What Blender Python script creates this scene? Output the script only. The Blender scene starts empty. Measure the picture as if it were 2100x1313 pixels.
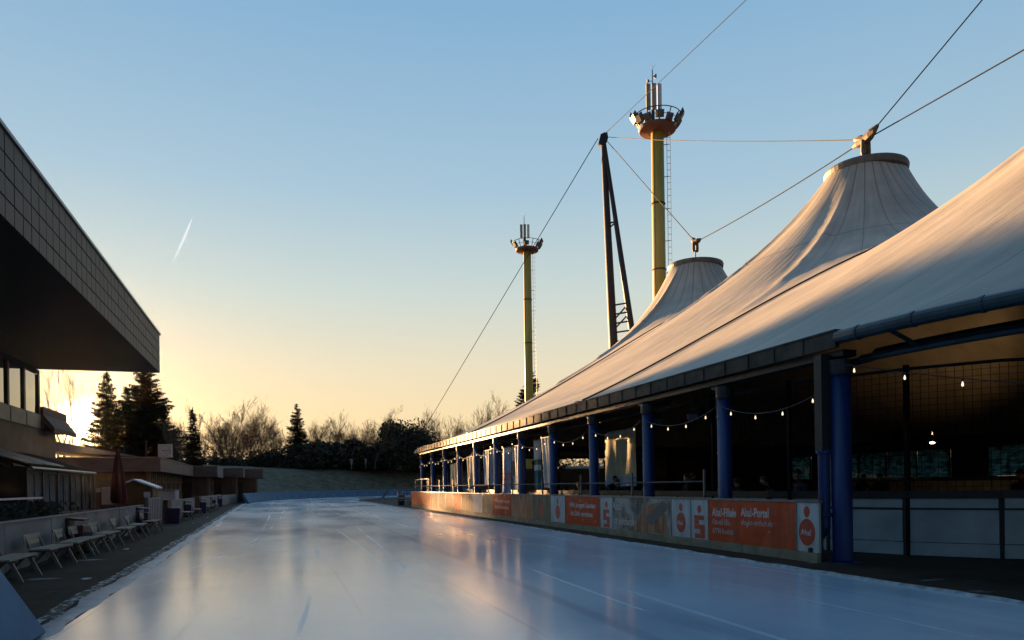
import bpy, bmesh, math, random
import numpy as np
from mathutils import Vector, Matrix, Quaternion
PI = math.pi
sc = bpy.context.scene
COL = sc.collection
rnd = random.Random(7)

# ------------------------------------------------------------------ camera
TH, PH, FPX, EYE = math.radians(17.9), math.radians(0.8), 1500.0, 1.6
CD = Vector((math.sin(TH), math.cos(TH), 0)); CR = Vector((math.cos(TH), -math.sin(TH), 0)); CU = Vector((0, 0, 1))
R2 = CR*math.cos(PH) - CU*math.sin(PH); U2 = CU*math.cos(PH) + CR*math.sin(PH)
cam = bpy.data.objects.new('camera', bpy.data.cameras.new('camera')); COL.objects.link(cam)
M = Matrix.Identity(4)
for i in range(3):
    M[i][0], M[i][1], M[i][2] = R2[i], U2[i], -CD[i]
M[2][3] = EYE
cam.matrix_world = M
cam.data.lens = FPX/2100*36; cam.data.sensor_width = 36; cam.data.shift_y = 338.5/2100
cam.data.clip_end = 40000; cam.data.clip_start = 0.1
sc.camera = cam

def ray(px, py):                      # viewing direction of a photograph pixel (used only to measure the place)
    return CD + R2*((px-1050)/FPX) + U2*((995-py)/FPX)
def at(px, py, d): return Vector((0, 0, EYE)) + ray(px, py)*d
def onX(px, X):                       # Y on the plane x = X seen at photograph column px
    u = (px-1050)/FPX
    return X*(math.cos(TH)-u*math.sin(TH))/(math.sin(TH)+u*math.cos(TH))
def gnd(px, py, z=0.0):
    r = ray(px, py); t = (z-EYE)/r.z
    return Vector((0, 0, EYE)) + r*t

# ------------------------------------------------------------------ light and sky
SUN = ray(165, 868).normalized()
SUN_EL = math.asin(SUN.z); SUN_AZ = math.atan2(SUN.x, SUN.y)
sun = bpy.data.objects.new('sun_lamp', bpy.data.lights.new('sun_lamp', 'SUN')); COL.objects.link(sun)
sun.data.energy = 4.6; sun.data.angle = math.radians(0.5); sun.data.color = (1.0, 0.55, 0.23)
sun.rotation_euler = SUN.to_track_quat('Z', 'Y').to_euler()
sc.view_settings.view_transform = 'Standard'; sc.view_settings.look = 'None'
sc.view_settings.gamma = 1; sc.view_settings.exposure = 2.75
wd = bpy.data.worlds.new('World'); sc.world = wd; wd.use_nodes = True
nt = wd.node_tree; N = nt.nodes; L = nt.links; N.clear()
sky = N.new('ShaderNodeTexSky'); sky.sky_type = 'NISHITA'; sky.sun_disc = False
sky.sun_elevation = SUN_EL; sky.sun_rotation = SUN_AZ; sky.altitude = 30; sky.air_density = 1.0; sky.dust_density = 1.2; sky.ozone_density = 2.0
geo = N.new('ShaderNodeNewGeometry'); bg = N.new('ShaderNodeBackground'); out = N.new('ShaderNodeOutputWorld')
bg.inputs['Strength'].default_value = 0.05
def wmath(op, a, b=None, c=None):
    n = N.new('ShaderNodeMath'); n.operation = op
    for i, v in enumerate((a, b, c)):
        if v is None: continue
        if isinstance(v, (int, float)): n.inputs[i].default_value = v
        else: L.new(v, n.inputs[i])
    return n.outputs[0]
# the air near the sun: broad warm aureole and the blinding core round the disc
dot = N.new('ShaderNodeVectorMath'); dot.operation = 'DOT_PRODUCT'
tc = N.new('ShaderNodeTexCoord'); nrm = N.new('ShaderNodeVectorMath'); nrm.operation = 'NORMALIZE'
L.new(tc.outputs['Generated'], nrm.inputs[0]); L.new(nrm.outputs[0], dot.inputs[0]); dot.inputs[1].default_value = SUN
dd = wmath('MAXIMUM', dot.outputs['Value'], 0.0)
sep = N.new('ShaderNodeSeparateXYZ'); L.new(nrm.outputs[0], sep.inputs[0])
def wcol(c, fac):
    n = N.new('ShaderNodeVectorMath'); n.operation = 'SCALE'; n.inputs[0].default_value = c; L.new(fac, n.inputs['Scale']); return n.outputs[0]
def wadd(a, b):
    n = N.new('ShaderNodeVectorMath'); n.operation = 'ADD'; L.new(a, n.inputs[0]); L.new(b, n.inputs[1]); return n.outputs[0]
# grade of the clear winter sky: deep blue overhead, straw yellow low down
SKY_GRADE = [(0.0, (0.92, 0.61, 0.31)), (0.05, (0.92, 0.66, 0.35)), (0.10, (0.89, 0.70, 0.42)), (0.16, (0.80, 0.71, 0.51)), (0.25, (0.59, 0.67, 0.63)), (0.37, (0.38, 0.55, 0.67)), (0.55, (0.23, 0.43, 0.64)), (0.9, (0.16, 0.33, 0.56))]
ramp = N.new('ShaderNodeValToRGB'); L.new(sep.outputs['Z'], ramp.inputs[0])
cr = ramp.color_ramp
while len(cr.elements) > 1: cr.elements.remove(cr.elements[-1])
for k, (p, c) in enumerate(SKY_GRADE):
    e = cr.elements[0] if k == 0 else cr.elements.new(p)
    e.position = p; e.color = (*c, 1)
gr = N.new('ShaderNodeVectorMath'); gr.operation = 'SCALE'; L.new(ramp.outputs[0], gr.inputs[0]); gr.inputs['Scale'].default_value = 3.05
mix = N.new('ShaderNodeMix'); mix.data_type = 'RGBA'; mix.inputs['Factor'].default_value = 0.97
L.new(sky.outputs[0], mix.inputs['A']); L.new(gr.outputs[0], mix.inputs['B'])
c1 = wcol((.30, .12, .02), wmath('POWER', dd, 120.0))
c2 = wcol((1.1, .42, .03), wmath('POWER', dd, 700.0))
c3 = wcol((60.0, 42.0, 22.0), wmath('POWER', dd, 9000.0))
# away from the sun the sky is darker and bluer
mr = N.new('ShaderNodeMapRange'); mr.interpolation_type = 'SMOOTHSTEP'; L.new(dot.outputs['Value'], mr.inputs['Value'])
mr.inputs['From Min'].default_value = -0.9; mr.inputs['From Max'].default_value = 0.55; mr.inputs['To Min'].default_value = 0.0; mr.inputs['To Max'].default_value = 1.0
anti = N.new('ShaderNodeMix'); anti.data_type = 'RGBA'; L.new(mr.outputs[0], anti.inputs['Factor']); anti.inputs['A'].default_value = (0.15, 0.25, 0.40, 1); anti.inputs['B'].default_value = (1, 1, 1, 1)
mu = N.new('ShaderNodeVectorMath'); mu.operation = 'MULTIPLY'; L.new(mix.outputs['Result'], mu.inputs[0]); L.new(anti.outputs['Result'], mu.inputs[1])
tot = wadd(wadd(mu.outputs[0], c1), wadd(c2, c3))
L.new(tot, bg.inputs['Color']); L.new(bg.outputs[0], out.inputs['Surface'])

# ------------------------------------------------------------------ helpers
ORG = {}
def tag(o, label=None, cat=None, group=None, kind=None):
    if label: o['label'] = label
    if cat: o['category'] = cat
    if group: o['group'] = group
    if kind: o['kind'] = kind
    return o
def thing(name, label, cat, loc=(0, 0, 0), rz=0.0, group=None):
    o = bpy.data.objects.new(name, None); COL.objects.link(o); o.empty_display_size = 0.2
    o.location = loc; o.rotation_euler = (0, 0, rz); ORG[o.name] = Vector(loc)
    return tag(o, label, cat, group)
class MB:
    def __init__(s): s.v = []; s.f = []; s.m = []; s.uv = None
    def add(s, vs, fs, mi=0):
        b = len(s.v); s.v += [tuple(v) for v in vs]
        for f in fs: s.f.append([b+i for i in f]); s.m.append(mi)
        return s
    def box(s, lo, hi, mi=0):
        x0, y0, z0 = lo; x1, y1, z1 = hi
        return s.add([(x0,y0,z0),(x1,y0,z0),(x1,y1,z0),(x0,y1,z0),(x0,y0,z1),(x1,y0,z1),(x1,y1,z1),(x0,y1,z1)],
                     [(0,3,2,1),(4,5,6,7),(0,1,5,4),(1,2,6,5),(2,3,7,6),(3,0,4,7)], mi)
    def obox(s, c, ax, ay, az, mi=0):      # centre and three half-axis vectors
        c, ax, ay, az = map(Vector, (c, ax, ay, az))
        vs = [c+ax*a+ay*b+az*d for d in (-1, 1) for a, b in ((-1,-1),(1,-1),(1,1),(-1,1))]
        return s.add(vs, [(0,3,2,1),(4,5,6,7),(0,1,5,4),(1,2,6,5),(2,3,7,6),(3,0,4,7)], mi)
    def beam(s, a, b, w, h, mi=0, up=(0, 0, 1)):
        a, b = Vector(a), Vector(b); d = b-a; l = d.length
        if l < 1e-6: return s
        d /= l; up = Vector(up)
        if abs(d.dot(up)) > .98: up = Vector((1, 0, 0))
        sx = d.cross(up).normalized(); u = sx.cross(d)
        return s.obox((a+b)/2, d*l/2, sx*w/2, u*h/2, mi)
    def tube(s, pts, r, seg=6, mi=0, cap=True):
        pts = [Vector(p) for p in pts]; n = len(pts); rs = r if isinstance(r, (list, tuple)) else [r]*n
        rings = []; prev = None
        for i, p in enumerate(pts):
            d = (pts[min(i+1, n-1)]-pts[max(i-1, 0)])
            if d.length < 1e-9: d = Vector((0, 0, 1))
            d.normalize()
            if prev is None:
                a = d.orthogonal().normalized()
            else:
                a = prev-d*prev.dot(d)
                a = a.normalized() if a.length > 1e-6 else d.orthogonal().normalized()
            prev = a; b = d.cross(a)
            rings.append([p+(a*math.cos(2*PI*k/seg)+b*math.sin(2*PI*k/seg))*rs[i] for k in range(seg)])
        vs = [v for ring in rings for v in ring]
        fs = [(i*seg+k, i*seg+(k+1) % seg, (i+1)*seg+(k+1) % seg, (i+1)*seg+k) for i in range(n-1) for k in range(seg)]
        if cap: fs += [tuple(reversed(range(seg))), tuple(range((n-1)*seg, n*seg))]
        return s.add(vs, fs, mi)
    def lathe(s, prof, c=(0, 0, 0), seg=24, mi=0, close=False):      # prof: (r, z)
        c = Vector(c); vs = []; fs = []
        for r, z in prof:
            for k in range(seg): vs.append(c+Vector((r*math.cos(2*PI*k/seg), r*math.sin(2*PI*k/seg), z)))
        for i in range(len(prof)-1):
            for k in range(seg): fs.append((i*seg+k, i*seg+(k+1) % seg, (i+1)*seg+(k+1) % seg, (i+1)*seg+k))
        if close:
            i = len(prof)-1
            for k in range(seg): fs.append((i*seg+k, i*seg+(k+1) % seg, (k+1) % seg, k))
        else:
            fs += [tuple(reversed(range(seg))), tuple(range((len(prof)-1)*seg, len(prof)*seg))]
        return s.add(vs, fs, mi)
    def prism(s, poly, z0, z1, mi=0):
        n = len(poly); vs = [(x, y, z0) for x, y in poly]+[(x, y, z1) for x, y in poly]
        return s.add(vs, [tuple(reversed(range(n))), tuple(range(n, 2*n))]+[(i, (i+1) % n, n+(i+1) % n, n+i) for i in range(n)], mi)
    def extr(s, poly3, d, mi=0):           # extrude a planar 3-D outline by vector d
        n = len(poly3); d = Vector(d); vs = [Vector(p) for p in poly3]; vs += [p+d for p in vs]
        return s.add(vs, [tuple(reversed(range(n))), tuple(range(n, 2*n))]+[(i, (i+1) % n, n+(i+1) % n, n+i) for i in range(n)], mi)
    def mesh(s, name, mats, smooth=False, off=None):
        me = bpy.data.meshes.new(name)
        v = np.array(s.v, dtype=float).reshape(-1, 3)
        if off is not None: v = v-np.array(off)
        me.from_pydata([tuple(p) for p in v], [], s.f)
        if not isinstance(mats, (list, tuple)): mats = [mats]
        for m in mats: me.materials.append(m)
        if len(mats) > 1: me.polygons.foreach_set('material_index', s.m)
        if smooth: me.polygons.foreach_set('use_smooth', [True]*len(me.polygons))
        if s.uv is not None:
            uvl = me.uv_layers.new(name='UVMap'); idx = np.empty(len(me.loops), dtype=np.int32); me.loops.foreach_get('vertex_index', idx)
            uvl.data.foreach_set('uv', np.array(s.uv, dtype=float)[idx].ravel())
        me.update()
        return me
    def build(s, name, mats, parent=None, smooth=False, bevel=0.0, fix=True, origin=None):
        top = parent
        while top is not None and top.parent is not None: top = top.parent
        off = ORG.get(top.name, Vector((0, 0, 0))) if top is not None else (Vector(origin) if origin is not None else None)
        me = s.mesh(name, mats, smooth, off)
        if fix:
            bm = bmesh.new(); bm.from_mesh(me); bmesh.ops.recalc_face_normals(bm, faces=bm.faces)
            if bevel: bmesh.ops.bevel(bm, geom=[e for e in bm.edges], offset=bevel, segments=1, affect='EDGES', clamp_overlap=True)
            bm.to_mesh(me); bm.free()
        o = bpy.data.objects.new(name, me); COL.objects.link(o)
        if parent is not None: o.parent = parent
        elif origin is not None: o.location = origin
        return o
def kids(o): return [c for c in bpy.data.objects if c.parent == o]
def copy_tree(o, parent=None, childmap=None):
    if childmap is None:
        childmap = {}
        for c in bpy.data.objects:
            if c.parent: childmap.setdefault(c.parent.name, []).append(c)
    c = o.copy(); COL.objects.link(c); c.parent = parent
    for ch in childmap.get(o.name, []): copy_tree(ch, c, childmap)
    return c
def dup(o, loc, rz=0.0, label=None, sc_=1.0):
    c = copy_tree(o); c.location = loc; c.rotation_euler = (0, 0, rz)
    c.scale = (sc_, sc_, sc_) if isinstance(sc_, (int, float)) else sc_
    if label: c['label'] = label
    return c

# ------------------------------------------------------------------ materials
MATS = {}
def mat(name, col, rough=0.7, metal=0.0, var=0.15, scale=3.0, bump=0.0, bscale=None, spec=0.5, col2=None, stretch=(1, 1, 1), emit=None, estr=0.0, detail=5, coord='Object', thr=None, alpha=1.0, trans=0.0, sheen=0.0):
    if name in MATS: return MATS[name]
    m = bpy.data.materials.new(name); m.use_nodes = True; MATS[name] = m
    n = m.node_tree.nodes; l = m.node_tree.links; b = n['Principled BSDF']
    tc = n.new('ShaderNodeTexCoord'); mp = n.new('ShaderNodeMapping'); mp.inputs['Scale'].default_value = stretch
    l.new(tc.outputs[coord], mp.inputs[0])
    ns = n.new('ShaderNodeTexNoise'); ns.inputs['Scale'].default_value = scale; ns.inputs['Detail'].default_value = detail; ns.inputs['Roughness'].default_value = 0.6
    l.new(mp.outputs[0], ns.inputs['Vector'])
    cr = n.new('ShaderNodeValToRGB'); l.new(ns.outputs['Fac'], cr.inputs[0])
    c2 = col2 if col2 else tuple(min(1, c*(1+var)) for c in col); c1 = col if col2 else tuple(c*(1-var) for c in col)
    cr.color_ramp.elements[0].color = (*c1, 1); cr.color_ramp.elements[1].color = (*c2, 1)
    lo, hi = thr if thr else (0.32, 0.68)
    cr.color_ramp.elements[0].position = lo; cr.color_ramp.elements[1].position = hi
    l.new(cr.outputs[0], b.inputs['Base Color'])
    b.inputs['Roughness'].default_value = rough; b.inputs['Metallic'].default_value = metal
    b.inputs['Specular IOR Level'].default_value = spec
    if trans: b.inputs['Transmission Weight'].default_value = trans
    if alpha < 1: b.inputs['Alpha'].default_value = alpha
    if emit: b.inputs['Emission Color'].default_value = (*emit, 1); b.inputs['Emission Strength'].default_value = estr
    if bump:
        n2 = n.new('ShaderNodeTexNoise'); n2.inputs['Scale'].default_value = bscale or scale*4; n2.inputs['Detail'].default_value = 4
        l.new(mp.outputs[0], n2.inputs['Vector'])
        bp = n.new('ShaderNodeBump'); bp.inputs['Strength'].default_value = bump; bp.inputs['Distance'].default_value = 0.02
        l.new(n2.outputs['Fac'], bp.inputs['Height']); l.new(bp.outputs[0], b.inputs['Normal'])
    return m
def nodes_of(m): return m.node_tree.nodes, m.node_tree.links, m.node_tree.nodes['Principled BSDF']

# ================================================================== THE SETTING
def ell(a, b, deg, cx=34.0, cy=84.0):
    t = math.radians(deg); return (cx+a*math.cos(t), cy+b*math.sin(t))
m_ground = mat('winter ground', (0.030, 0.034, 0.018), 0.95, scale=0.4, col2=(0.075, 0.070, 0.038), bump=0.5, bscale=3)
m_hill = mat('frosty grass bank', (0.040, 0.040, 0.018), 0.95, scale=0.9, col2=(0.135, 0.125, 0.075), bump=0.9, bscale=2.2, detail=8)
m_asph = mat('damp dark asphalt', (0.014, 0.0095, 0.006), 0.85, spec=.25, scale=0.8, col2=(0.044, 0.030, 0.019), bump=0.35, bscale=14, detail=8)
# asphalt: frost patches and slab joints
n, l, b = nodes_of(m_asph)
tcn = n.new('ShaderNodeTexCoord'); mpn = n.new('ShaderNodeMapping'); mpn.inputs['Scale'].default_value = (0.35, 1.0, 1); l.new(tcn.outputs['Object'], mpn.inputs[0])
ns = n.new('ShaderNodeTexNoise'); ns.inputs['Scale'].default_value = 1.6; ns.inputs['Detail'].default_value = 7; l.new(mpn.outputs[0], ns.inputs['Vector'])
rp = n.new('ShaderNodeValToRGB'); rp.color_ramp.elements[0].position = 0.66; rp.color_ramp.elements[1].position = 0.73; l.new(ns.outputs['Fac'], rp.inputs[0])
old = b.inputs['Base Color'].links[0].from_socket
mx = n.new('ShaderNodeMix'); mx.data_type = 'RGBA'; l.new(rp.outputs[0], mx.inputs['Factor']); l.new(old, mx.inputs['A']); mx.inputs['B'].default_value = (0.30, 0.30, 0.30, 1)
br = n.new('ShaderNodeTexBrick'); br.inputs['Scale'].default_value = 1.0; br.inputs['Brick Width'].default_value = 2.2; br.inputs['Row Height'].default_value = 3.1; br.inputs['Mortar Size'].default_value = 0.018
br.inputs['Color1'].default_value = (1, 1, 1, 1); br.inputs['Color2'].default_value = (0.72, 0.72, 0.72, 1); br.inputs['Mortar'].default_value = (0.12, 0.12, 0.12, 1); l.new(tcn.outputs['Object'], br.inputs['Vector'])
mm = n.new('ShaderNodeMix'); mm.data_type = 'RGBA'; mm.blend_type = 'MULTIPLY'; mm.inputs['Factor'].default_value = 1.0; l.new(mx.outputs['Result'], mm.inputs['A']); l.new(br.outputs['Color'], mm.inputs['B'])
l.new(mm.outputs['Result'], b.inputs['Base Color'])

# ice: pale, bluish, faintly scratched along the track, glossy with a soft blur
m_ice = mat('track ice', (0.46, 0.57, 0.66), 0.2, scale=0.25, col2=(0.58, 0.69, 0.77), detail=6, spec=0.42)
n, l, b = nodes_of(m_ice)
tcn = n.new('ShaderNodeTexCoord')
def noise(sc_, st, det=4, thr=None):
    mp = n.new('ShaderNodeMapping'); mp.inputs['Scale'].default_value = st; l.new(tcn.outputs['Object'], mp.inputs[0])
    q = n.new('ShaderNodeTexNoise'); q.inputs['Scale'].default_value = sc_; q.inputs['Detail'].default_value = det; l.new(mp.outputs[0], q.inputs['Vector'])
    if thr is None: return q.outputs['Fac']
    r = n.new('ShaderNodeValToRGB'); r.color_ramp.elements[0].position = thr[0]; r.color_ramp.elements[1].position = thr[1]; l.new(q.outputs['Fac'], r.inputs[0]); return r.outputs[0]
def mathn(op, a, b2):
    q = n.new('ShaderNodeMath'); q.operation = op
    for i, v in enumerate((a, b2)):
        if isinstance(v, (int, float)): q.inputs[i].default_value = v
        else: l.new(v, q.inputs[i])
    return q.outputs[0]
# damp patches lower roughness; blade marks run along the lane
rough = mathn('ADD', mathn('MULTIPLY', noise(0.22, (1.0, 0.35, 1), 5, (0.40, 0.62)), 0.10), 0.15)
def lines(scale, dist, dscale, lo, rot):
    mp = n.new('ShaderNodeMapping'); mp.inputs['Rotation'].default_value = (0, 0, rot); mp.inputs['Scale'].default_value = (1, .22, 1); l.new(tcn.outputs['Object'], mp.inputs[0])
    q = n.new('ShaderNodeTexWave'); q.bands_direction = 'X'; q.inputs['Scale'].default_value = scale; q.inputs['Distortion'].default_value = dist; q.inputs['Detail'].default_value = 2; q.inputs['Detail Scale'].default_value = dscale; l.new(mp.outputs[0], q.inputs['Vector'])
    r = n.new('ShaderNodeValToRGB'); r.color_ramp.elements[0].position = lo; r.color_ramp.elements[1].position = min(1, lo+.004); l.new(q.outputs['Fac'], r.inputs[0]); return r.outputs[0]
gate = noise(0.35, (1.0, 0.12, 1), 3, (0.46, 0.60))
scr = mathn('MAXIMUM', mathn('MULTIPLY', lines(.11, 9.0, .25, .9988, .02), gate), mathn('MULTIPLY', lines(.16, 14.0, .4, .9990, .25), noise(0.5, (1, .3, 1), 3, (.52, .6)))); scr2 = mathn('MAXIMUM', lines(.045, 5.0, .3, .9991, -.04), mathn('MULTIPLY', lines(.19, 7.0, .2, .9988, -.02), noise(.4, (1, .2, 1), 3, (.5, .58))))
l.new(mathn('ADD', rough, mathn('MULTIPLY', scr, 0.15)), b.inputs['Roughness'])
old = b.inputs['Base Color'].links[0].from_socket
def mixc(f, a, c, fac=1.0):
    q = n.new('ShaderNodeMix'); q.data_type = 'RGBA'; l.new(mathn('MULTIPLY', f, fac), q.inputs['Factor']); l.new(a, q.inputs['A']); q.inputs['B'].default_value = (*c, 1); return q.outputs['Result']
c = mixc(noise(0.5, (1.0, 0.4, 1), 6, (0.52, 0.68)), old, (0.30, 0.40, 0.50), 0.6)
c = mixc(noise(3.0, (1, .08, 1), 6, (.55, .75)), c, (0.72, 0.78, 0.83), 0.35); c = mixc(scr, c, (0.80, 0.86, 0.90), 0.32); c = mixc(scr2, c, (0.20, 0.26, 0.32), 0.4)
l.new(c, b.inputs['Base Color'])
bp = n.new('ShaderNodeBump'); bp.inputs['Strength'].default_value = 0.05; bp.inputs['Distance'].default_value = 0.02
l.new(mathn('ADD', noise(2.2, (1, 0.25, 1), 3), mathn('MULTIPLY', noise(9, (1, 0.06, 1), 3), 0.25)), bp.inputs['Height']); l.new(bp.outputs[0], b.inputs['Normal'])
b.inputs['Coat Weight'].default_value = 0.12; b.inputs['Coat Roughness'].default_value = 0.09
m_frost = mat('frost and ice crumbs', (0.16, 0.165, 0.17), 0.6, scale=4, col2=(0.55, 0.57, 0.60), bump=0.6, bscale=40)

from mathutils import noise as mn
# ground sheet
g = MB(); g.add([(-3000, -3000, -0.03), (3000, -3000, -0.03), (3000, 3000, -0.03), (-3000, 3000, -0.03)], [(0, 1, 2, 3)])
tag(g.build('ground', m_ground, fix=False), kind='structure')
# left edge of the ice measured on the photograph, right edge straight at x = 9
LEFT = [(-2.3, -12), (-2.35, 0), (-2.4, 9), (-2.45, 18), (-2.55, 32), (-2.75, 50), (-2.95, 70), (-3.0, 84)]
OUT = [ell(37, 52, a) for a in range(176, -1, -4)]
poly = LEFT+OUT+[(71, 60), (71, -12)]
g = MB(); g.add([(x, y, 0.0) for x, y in poly], [tuple(reversed(range(len(poly))))])
tag(g.build('ice', m_ice, fix=True), kind='structure')
# left pavement: its inner rim is broken and uneven
def ragged(pts, amp, step, seed):
    r = random.Random(seed); o_ = []
    for (x0, y0), (x1, y1) in zip(pts, pts[1:]):
        k = max(1, int(math.hypot(x1-x0, y1-y0)/step))
        for i in range(k):
            t = i/k; o_.append((x0+(x1-x0)*t+r.uniform(-amp, amp), y0+(y1-y0)*t))
    o_.append(pts[-1]); return o_
lr = ragged([(x-0.30, y) for x, y in LEFT], 0.05, 0.45, 3)
poly = lr+[ell(37.3, 52.3, a) for a in range(176, 146, -4)]+[(-70, 118), (-70, -12)]
g = MB(); g.add([(x, y, 0.012) for x, y in poly], [tuple(reversed(range(len(poly))))])
tag(g.build('pavement', m_asph, fix=True), kind='structure')
# frost rims: a low uneven bead along both edges
def rim(name, pts, w, h, seed, m, side=1):
    r = random.Random(seed); g = MB(); rows = []
    P = ragged(pts, 0.02, 0.22, seed)
    for i, (x, y) in enumerate(P):
        a = (.85+.40*mn.noise(Vector((y*.35, seed, 0)))+.18*mn.noise(Vector((y*1.6, seed, 4)))+r.uniform(-.03, .03))*w; hh = (.8+.5*mn.noise(Vector((y*1.7, seed, 9))))*h; j = .05*mn.noise(Vector((y*.9, seed, 2)))
        rows.append([(x+j, y, 0.001), (x-side*a*.22+j, y, hh*.8+.004), (x-side*a*.6, y, hh+.006), (x-side*a, y, 0.0135)])
    vs = [p for row in rows for p in row]; fs = [(i*4+k, i*4+k+1, i*4+k+5, i*4+k+4) for i in range(len(rows)-1) for k in range(3)]
    g.add(vs, fs); return tag(g.build(name, m, smooth=True), kind='stuff', label='ragged white rim of frost along the edge of the ice')
m_slush = mat('grey blue slush', (0.20, 0.23, 0.26), 0.45, scale=2.5, col2=(0.36, 0.40, 0.44), bump=.4, bscale=14)
m_speck = mat('frost-speckled broken asphalt', (0.030, 0.024, 0.018), 0.7, scale=9, col2=(0.42, 0.42, 0.41), thr=(.50, .60), detail=8, bump=.6, bscale=20, stretch=(1, .5, 1))
rim('frost_rim', [(x, y) for x, y in LEFT], 0.30, 0.018, 5, m_slush, 1)
rim('broken_edge', [(x-.24, y) for x, y in LEFT], 0.30, 0.012, 15, m_speck, 1)
rim('frost_rim', [(8.98, -12), (8.96, 12), (9.05, 40), (9.25, 84)], 0.16, 0.035, 6, m_frost, -1)
# loose thin ice sheets lying on the left pavement
g = MB(); r = random.Random(21)
for k in range(14):
    y = 7+r.random()**1.5*55; x = -2.75-r.random()**2*1.5; n_ = r.randint(6, 9); L1, L2 = r.uniform(.03, .10), r.uniform(.06, .30)
    ps = [(x+L1*math.cos(a)*r.uniform(.6, 1.2), y+L2*math.sin(a)*r.uniform(.6, 1.2)) for a in [2*PI*i/n_ for i in range(n_)]]
    g.prism(ps, 0.0125, 0.021)
tag(g.build('ice_crust', m_frost), label='thin white crusts of ice scattered on the asphalt', kind='stuff')
# infield and the paving under the tent hall
inf = [(9.02, -12), (9.02, 60), (9.1, 84)]+[ell(24.9, 35, a) for a in range(176, -1, -4)]+[(60, 60), (60, -12)]
inr = ragged(inf[:3], 0.03, 0.5, 8)+inf[3:]
g = MB(); g.add([(x, y, 0.010) for x, y in inr], [tuple(reversed(range(len(inr))))])
tag(g.build('infield_paving', m_asph, fix=True), kind='structure')

# grass embankment behind the curve
def bank_z(o_): return 5.35*(1-math.exp(-((max(0, o_)/9.5)**2.0))) + 0.25*min(1, max(0, o_)/2)
offs = [1.0, 2.0, 3.5, 5, 7, 9, 11, 13, 15, 17, 19, 22, 26, 32, 45, 70, 120, 220, 400]
angs = list(np.arange(163, -30, -1.0)); r = random.Random(4); g = MB(); rows = []
from mathutils import noise as mn
for a in angs:
    x0, y0 = ell(37, 52, a); t = math.radians(a); nx, ny = math.cos(t)/37, math.sin(t)/52; q = math.hypot(nx, ny); nx /= q; ny /= q
    f = min(1.0, (163-a)/9.0); f = f*f*(3-2*f)
    row = []
    for o_ in offs:
        x, y = x0+nx*o_, y0+ny*o_
        row.append((x, y, -0.02+f*(bank_z(o_)+mn.noise(Vector((x*.12, y*.12, 0)))*.35*min(1, o_/6))))
    rows.append(row)
k = len(offs); g.add([p for row in rows for p in row], [(i*k+j, i*k+j+1, (i+1)*k+j+1, (i+1)*k+j) for i in range(len(rows)-1) for j in range(k-1)])
tag(g.build('embankment', m_hill, smooth=True), kind='structure')

# ================================================================== TENT HALL
m_memb = mat('weathered roof membrane', (0.30, 0.275, 0.225), 0.55, scale=0.35, col2=(0.44, 0.41, 0.34), detail=9, spec=0.35)
n, l, b = nodes_of(m_memb); tcn = n.new('ShaderNodeTexCoord')
# seams between the strips, from the uv (strip count round the peak, distance)
sp = n.new('ShaderNodeSeparateXYZ'); l.new(tcn.outputs['UV'], sp.inputs[0])
fr = mathn('FRACT', sp.outputs['X'], 0); ab = mathn('ABSOLUTE', mathn('SUBTRACT', fr, 0.5), 0); wdt = mathn('DIVIDE', 0.085, mathn('ADD', sp.outputs['Y'], 1.0))
seam = mathn('LESS_THAN', ab, wdt)
fr2 = mathn('ABSOLUTE', mathn('SUBTRACT', sp.outputs['Y'], 4.6), 0); seam2 = mathn('LESS_THAN', fr2, 0.035)
sm = mathn('MAXIMUM', seam, seam2)
# dirt runs follow the slope: noise in (angle, stretched distance)
mpv = n.new('ShaderNodeMapping'); mpv.inputs['Scale'].default_value = (1.7, 0.16, 1); l.new(tcn.outputs['UV'], mpv.inputs[0])
nz = n.new('ShaderNodeTexNoise'); nz.inputs['Scale'].default_value = 2.2; nz.inputs['Detail'].default_value = 7; l.new(mpv.outputs[0], nz.inputs['Vector'])
rp = n.new('ShaderNodeValToRGB'); rp.color_ramp.elements[0].position = .35; rp.color_ramp.elements[1].position = .7; l.new(nz.outputs['Fac'], rp.inputs[0])
old = b.inputs['Base Color'].links[0].from_socket
c = mixc(rp.outputs[0], old, (0.20, 0.185, 0.15), 0.5); c = mixc(sm, c, (0.10, 0.09, 0.075), 0.75)
l.new(c, b.inputs['Base Color'])
fw = noise(5.0, (1, .5, 1), 5, (0.70, 0.73))      # wet or frosty glints
l.new(mathn('SUBTRACT', 0.55, mathn('MULTIPLY', fw, 0.30)), b.inputs['Roughness'])
bp = n.new('ShaderNodeBump'); bp.inputs['Strength'].default_value = 0.5; bp.inputs['Distance'].default_value = 0.05
l.new(mathn('ADD', mathn('MULTIPLY', nz.outputs['Fac'], 0.9), mathn('ADD', mathn('MULTIPLY', noise(0.8, (1, 1, 1), 6), 0.8), mathn('MULTIPLY', sm, 0.25))), bp.inputs['Height']); l.new(bp.outputs[0], b.inputs['Normal'])
m_lining = mat('brown inner lining', (0.22, 0.175, 0.13), 0.9, scale=0.6, var=0.25)
m_slate = mat('dark zinc fascia', (0.034, 0.031, 0.028), 0.65, scale=2.5, col2=(0.085, 0.074, 0.060), spec=0.15, bump=0.25, bscale=8)
m_teal = mat('dark teal gutter', (0.018, 0.040, 0.052), 0.42, scale=4, var=0.3)
m_blue = mat('blue column paint', (0.006, 0.016, 0.080), 0.45, scale=1.6, col2=(0.012, 0.036, 0.145), detail=8, bump=.12, bscale=30, spec=0.5, stretch=(1, 1, .3))
m_dsteel = mat('dark steel', (0.022, 0.023, 0.026), 0.5, scale=6, var=0.3)
m_zinc = mat('grey galvanised metal', (0.20, 0.20, 0.20), 0.45, metal=0.6, scale=5, var=0.3)
m_ringm = mat('grey ring cladding', (0.10, 0.10, 0.095), 0.6, scale=3, var=0.3)
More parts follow.
